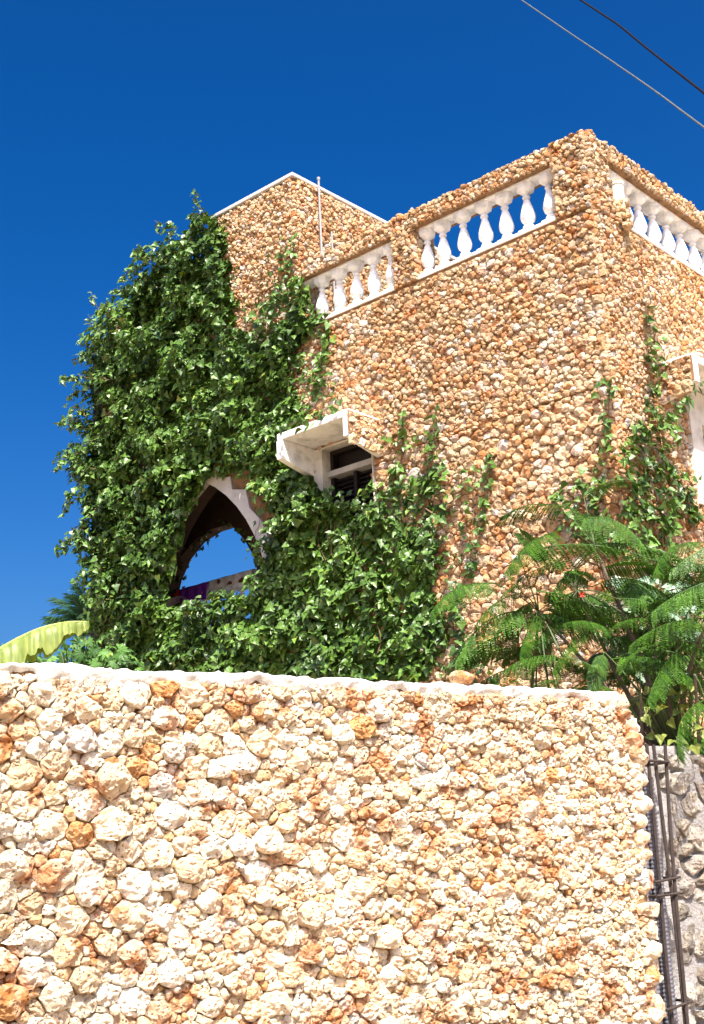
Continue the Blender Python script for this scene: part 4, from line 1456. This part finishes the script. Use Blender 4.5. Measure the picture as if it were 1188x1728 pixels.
def shrub(name, base, label, mat, leaves, shapes, stemmat, seed, cat='shrub'):
    """leaves = [(world point, size)]"""
    r = random.Random(seed)
    o = empty(name, base, label, cat)
    base = Vector(base)
    mes = [mesh('leaf', vs, fs, mat, [(0.2 + 0.2 * k,) * 3] * len(vs)) for k, (vs, fs) in enumerate(shapes)]
    mb = MB()
    mb.tube([Vector((0, 0, -0.05)), Vector((0.03, 0, 0.7)), Vector((-0.02, 0.03, 1.5)), Vector((0, 0, max(1.6, min(p.z for p, s in leaves) - 0.2)))], 0.03, 0.018, n=8)
    top = Vector((0, 0, max(1.6, min(p.z for p, s in leaves) - 0.2)))
    for i, (p, s) in enumerate(leaves):
        q = p - base
        out = Vector((q.x, q.y, 0))
        out = (out.normalized() if out.length > 0.01 else Vector((0, -1, 0))) * 0.5 + Vector((0, -0.55, 0))
        m = leaf_matrix(q, out.normalized(), s, r, droop=0.35, spread=0.8)
        lo = link('leaf', mes[i % len(mes)], o)
        lo.matrix_local = m
        mb.tube([top.lerp(q, 0.0), top.lerp(q, 0.55) + Vector((0, 0, 0.03)), q], 0.007, 0.004, n=5)
    mb.build('stem', stemmat, o)
    return o


r5 = random.Random(55)
lv = []
for c, n, sp in (((1.68, 8.05, 2.98), 7, 0.10), ((1.95, 7.98, 3.19), 9, 0.16), ((2.15, 7.95, 3.10), 8, 0.15), ((1.80, 8.0, 3.05), 6, 0.12), ((1.75, 8.0, 2.75), 5, 0.10), ((1.72, 8.1, 3.3), 6, 0.15), ((2.1, 8.0, 3.4), 6, 0.14)):
    for _ in range(n):
        lv.append((Vector((c[0] + r5.gauss(0, sp), c[1] + r5.gauss(0, 0.08), c[2] + r5.gauss(0, sp * .8))), r5.uniform(0.15, 0.24)))
shrub('lobed_shrub', (1.9, 8.15, 0), 'grey green shrub with large pale lobed leaves behind the feathery tree', M_PALE, lv, LOBED, M_GREENSTEM, 1)
lv = []
for c, n, sp in (((1.64, 7.30, 2.58), 12, 0.07), ((1.55, 7.2, 2.45), 8, 0.06), ((1.78, 7.2, 2.50), 9, 0.07), ((1.62, 7.2, 2.32), 6, 0.05), ((1.85, 7.2, 2.42), 6, 0.07)):
    for _ in range(n):
        lv.append((Vector((c[0] + r5.gauss(0, sp), c[1] - 0.20 + r5.gauss(0, 0.05), c[2] + r5.gauss(0, sp * .8))), r5.uniform(0.04, 0.065)))
shrub('yellow_shrub', (1.85, 7.6, 0), 'small shrub with yellow green leaves below the feathery tree by the bar cage', M_YELLOW, lv, IVY[:4], M_GREENSTEM, 2)
lv = []
for _ in range(300):
    x = r5.uniform(-2.35, -1.52)
    lv.append((Vector((x, 8.8 + r5.gauss(0, 0.25), 2.95 + 0.36 * r5.random() - 0.10 * abs(x + 1.9))), r5.uniform(0.08, 0.14)))
shrub('leafy_shrub', (-1.95, 8.85, 0), 'bright green leafy shrub just showing above the wall at the left under the banana leaf', M_SHRUB, lv, LOBED, M_GREENSTEM, 3)

# ================================================================== banana plant at the left edge
ban = empty('banana_plant', (-2.42, 7.05, 0), 'banana plant with yellow green split leaves at the left edge above the wall', 'plant')
BB = Vector((-2.42, 7.05, 0))


def banana_leaf(pts, width, seed, upv=UP, hang=0.5, half=1.0):
    """blade along a curved midrib: both halves hang from the rib in torn, folded strips"""
    r = random.Random(seed)
    P = [Vector(p) - BB for p in pts]
    n = 110
    notch = [r.random() for _ in range(7)]
    def at(t):
        s = t * (len(P) - 1)
        i = min(int(s), len(P) - 2)
        f = s - i
        p0, p1, p2, p3 = P[max(i - 1, 0)], P[i], P[i + 1], P[min(i + 2, len(P) - 1)]
        return 0.5 * ((2 * p1) + (p2 - p0) * f + (2 * p0 - 5 * p1 + 4 * p2 - p3) * f * f + (3 * p1 - p0 - 3 * p2 + p3) * f ** 3)
    mb = MB()
    ridge = [at(i / n) for i in range(n + 1)]
    mb.tube(ridge, 0.016, 0.005, n=6, tint=(0.85,) * 3)
    tears = []
    for s in (-1, 1):
        rows = []
        for i in range(n + 1):
            t = i / n
            d = (at(min(1, t + .01)) - at(max(0, t - .01))).normalized()
            side = d.cross(upv).normalized() * s
            wd = width * (math.sin(min(1.0, t * 1.04 + 0.10) * 3.0) ** 0.6 if t < 0.97 else 0.35) * half
            wd *= 1 - 0.22 * max(0, 1 - min(abs(t - q) for q in notch) / 0.018)
            fold = 0.05 * math.sin(t * 30 + seed) + 0.012 * math.sin(t * 83) + 0.006 * math.sin(t * 190)
            row = []
            for j in range(7):
                q = j / 6
                sag = -hang * q * q * wd
                row.append(ridge[i] + side * (wd * q * (1 - 0.35 * hang * q)) + UP * (0.10 * q * wd + sag) + d * (0.10 * q * wd) + (UP * 0.4 + side * 0.5) * fold * q)
            rows.append(row)
        for i in range(n):
            if any(abs(i / n - t) < 0.35 / n for t in tears):
                k0 = 4
            else:
                k0 = 6
            for j in range(k0):
                tint = (0.42 + 0.16 * math.sin(i * 1.1) + (0.25 if j == 5 else 0),) * 3
                mb.add([rows[i][j], rows[i + 1][j], rows[i + 1][j + 1], rows[i][j + 1]], [(0, 1, 2, 3)], tint)
    me = mesh('leaf', mb.v, mb.f, M_BANANA, mb.t, smooth=True)
    bm = bmesh.new()
    bm.from_mesh(me)
    bmesh.ops.remove_doubles(bm, verts=bm.verts[:], dist=0.0005)
    bm.to_mesh(me)
    bm.free()
    return link('leaf', me, ban)


banana_leaf([(-2.42, 7.05, 2.45), (-2.23, 7.12, 2.82), (-2.02, 7.2, 3.0), (-1.82, 7.25, 3.115), (-1.66, 7.29, 3.16), (-1.54, 7.32, 3.165)], 0.165, 3, hang=1.25)
banana_leaf([(-2.42, 7.05, 2.5), (-2.34, 7.1, 2.95), (-2.20, 7.18, 3.25), (-2.09, 7.2, 3.31)], 0.17, 5, hang=1.3)
banana_leaf([(-2.42, 7.05, 2.5), (-2.6, 7.1, 3.2), (-2.9, 7.0, 3.6), (-3.4, 6.9, 3.5)], 0.24, 7, hang=0.8)
banana_leaf([(-2.42, 7.05, 2.5), (-2.5, 7.4, 3.1), (-2.7, 7.9, 3.4), (-3.0, 8.4, 3.2)], 0.24, 9, hang=0.8)
mb = MB()
mb.tube([Vector((0, 0, -0.05)), Vector((0.01, 0, 0.9)), Vector((0, 0.01, 1.8)), Vector((0, 0, 2.5))], 0.11, 0.045, n=12)
mb.build('stalk', M_GREENSTEM, ban)

# ================================================================== coconut palm in the distance
PBASE = Vector((-5.22, 25.4, 0))
palm = empty('coconut_palm', PBASE, 'dark coconut palm crown in the distance between banana leaf and ivy', 'palm tree')
mb = MB()
mb.tube([Vector((0.3, 0, -0.1)), Vector((0.15, 0, 2.2)), Vector((0.05, 0, 4.4)), Vector((0, 0, 6.6))], 0.19, 0.12, n=10)
mb.build('trunk', M_BARK, palm)
rp = random.Random(9)


def palm_frond(k):
    r = random.Random(k)
    mb = MB()
    arch = r.uniform(0.05, 0.2)
    mid = lambda t: Vector((0, t, arch * math.sin(t * 1.9) - arch * 1.2 * t * t * t))
    mb.tube([mid(i / 8) for i in range(9)], 0.018, 0.004, n=4, tint=(0.7,) * 3)
    for i in range(44):
        t = 0.10 + 0.9 * i / 43
        ln = 0.34 * math.sin(min(1, t + 0.08) * 2.7) ** 0.6
        for s in (-1, 1):
            d = Vector((s, 0.75 + t * 0.6, r.uniform(-0.5, 0.25))).normalized()
            b = mid(t)
            wv = Vector((0, 0.011, 0.004))
            m_ = b + d * ln * 0.55 - Vector((0, 0, 0.03))
            e = b + d * ln - Vector((0, 0, 0.13 * r.uniform(0.5, 1.4)))
            mb.add([b - wv, b + wv, m_ + wv * 1.1, m_ - wv * 1.1, e], [(0, 1, 2, 3), (3, 2, 4)], (r.uniform(0.2, 0.7),) * 3)
    return mesh('frond', mb.v, mb.f, M_PALM, mb.t)


PF = [palm_frond(k) for k in range(4)]
for i in range(34):
    th = i * 2.4 + rp.uniform(-.2, .2)
    el = rp.uniform(0.25, 1.45)
    ln = rp.uniform(0.8, 1.1)
    y = Vector((math.cos(th) * math.cos(el), math.sin(th) * math.cos(el), math.sin(el)))
    z = (UP - y * y.z).normalized()
    x = y.cross(z)
    m = Matrix((x * ln, y * ln, z * ln)).transposed().to_4x4()
    m.translation = Vector((0, 0, 6.75))
    o = link('frond', PF[i % 4], palm)
    o.matrix_local = m

# ================================================================== overhead cables
def cable(pts, rad, mat, label):
    P = [Vector(p) for p in pts]
    a, b = P[0], P[-1]
    a2, b2 = a + (P[0] - P[1]).normalized() * 16, b + (P[-1] - P[-2]).normalized() * 7
    allp = [a2] + P + [b2]
    mb = MB()
    full = []
    for i in range(len(allp) - 1):
        for k in range(12):
            t = k / 12
            p0, p1, p2, p3 = allp[max(i - 1, 0)], allp[i], allp[i + 1], allp[min(i + 2, len(allp) - 1)]
            full.append(0.5 * ((2 * p1) + (p2 - p0) * t + (2 * p0 - 5 * p1 + 4 * p2 - p3) * t * t + (3 * p1 - p0 - 3 * p2 + p3) * t ** 3))
    full.append(allp[-1])
    mb.tube([q - P[0] for q in full], rad, n=8)
    o = mb.build('power_cable', mat, smooth=True)
    o.location = P[0]
    return tag(o, label, 'cable', 'overhead cables crossing the sky')


cable([(2.749, 15.762, 13.679), (3.02, 14.2, 11.98), (3.189, 13.118, 10.829), (3.25, 11.552, 9.318), (3.313, 10.279, 8.047)], 0.009, M_CABLE_GREY, 'thin grey overhead cable, the lower of the two at top right')
cable([(3.33, 14.626, 12.765), (3.42, 13.3, 11.4), (3.46, 12.324, 10.358), (3.414, 10.457, 8.517)], 0.012, M_CABLE_DARK, 'black overhead cable, the upper of the two at the top right corner')
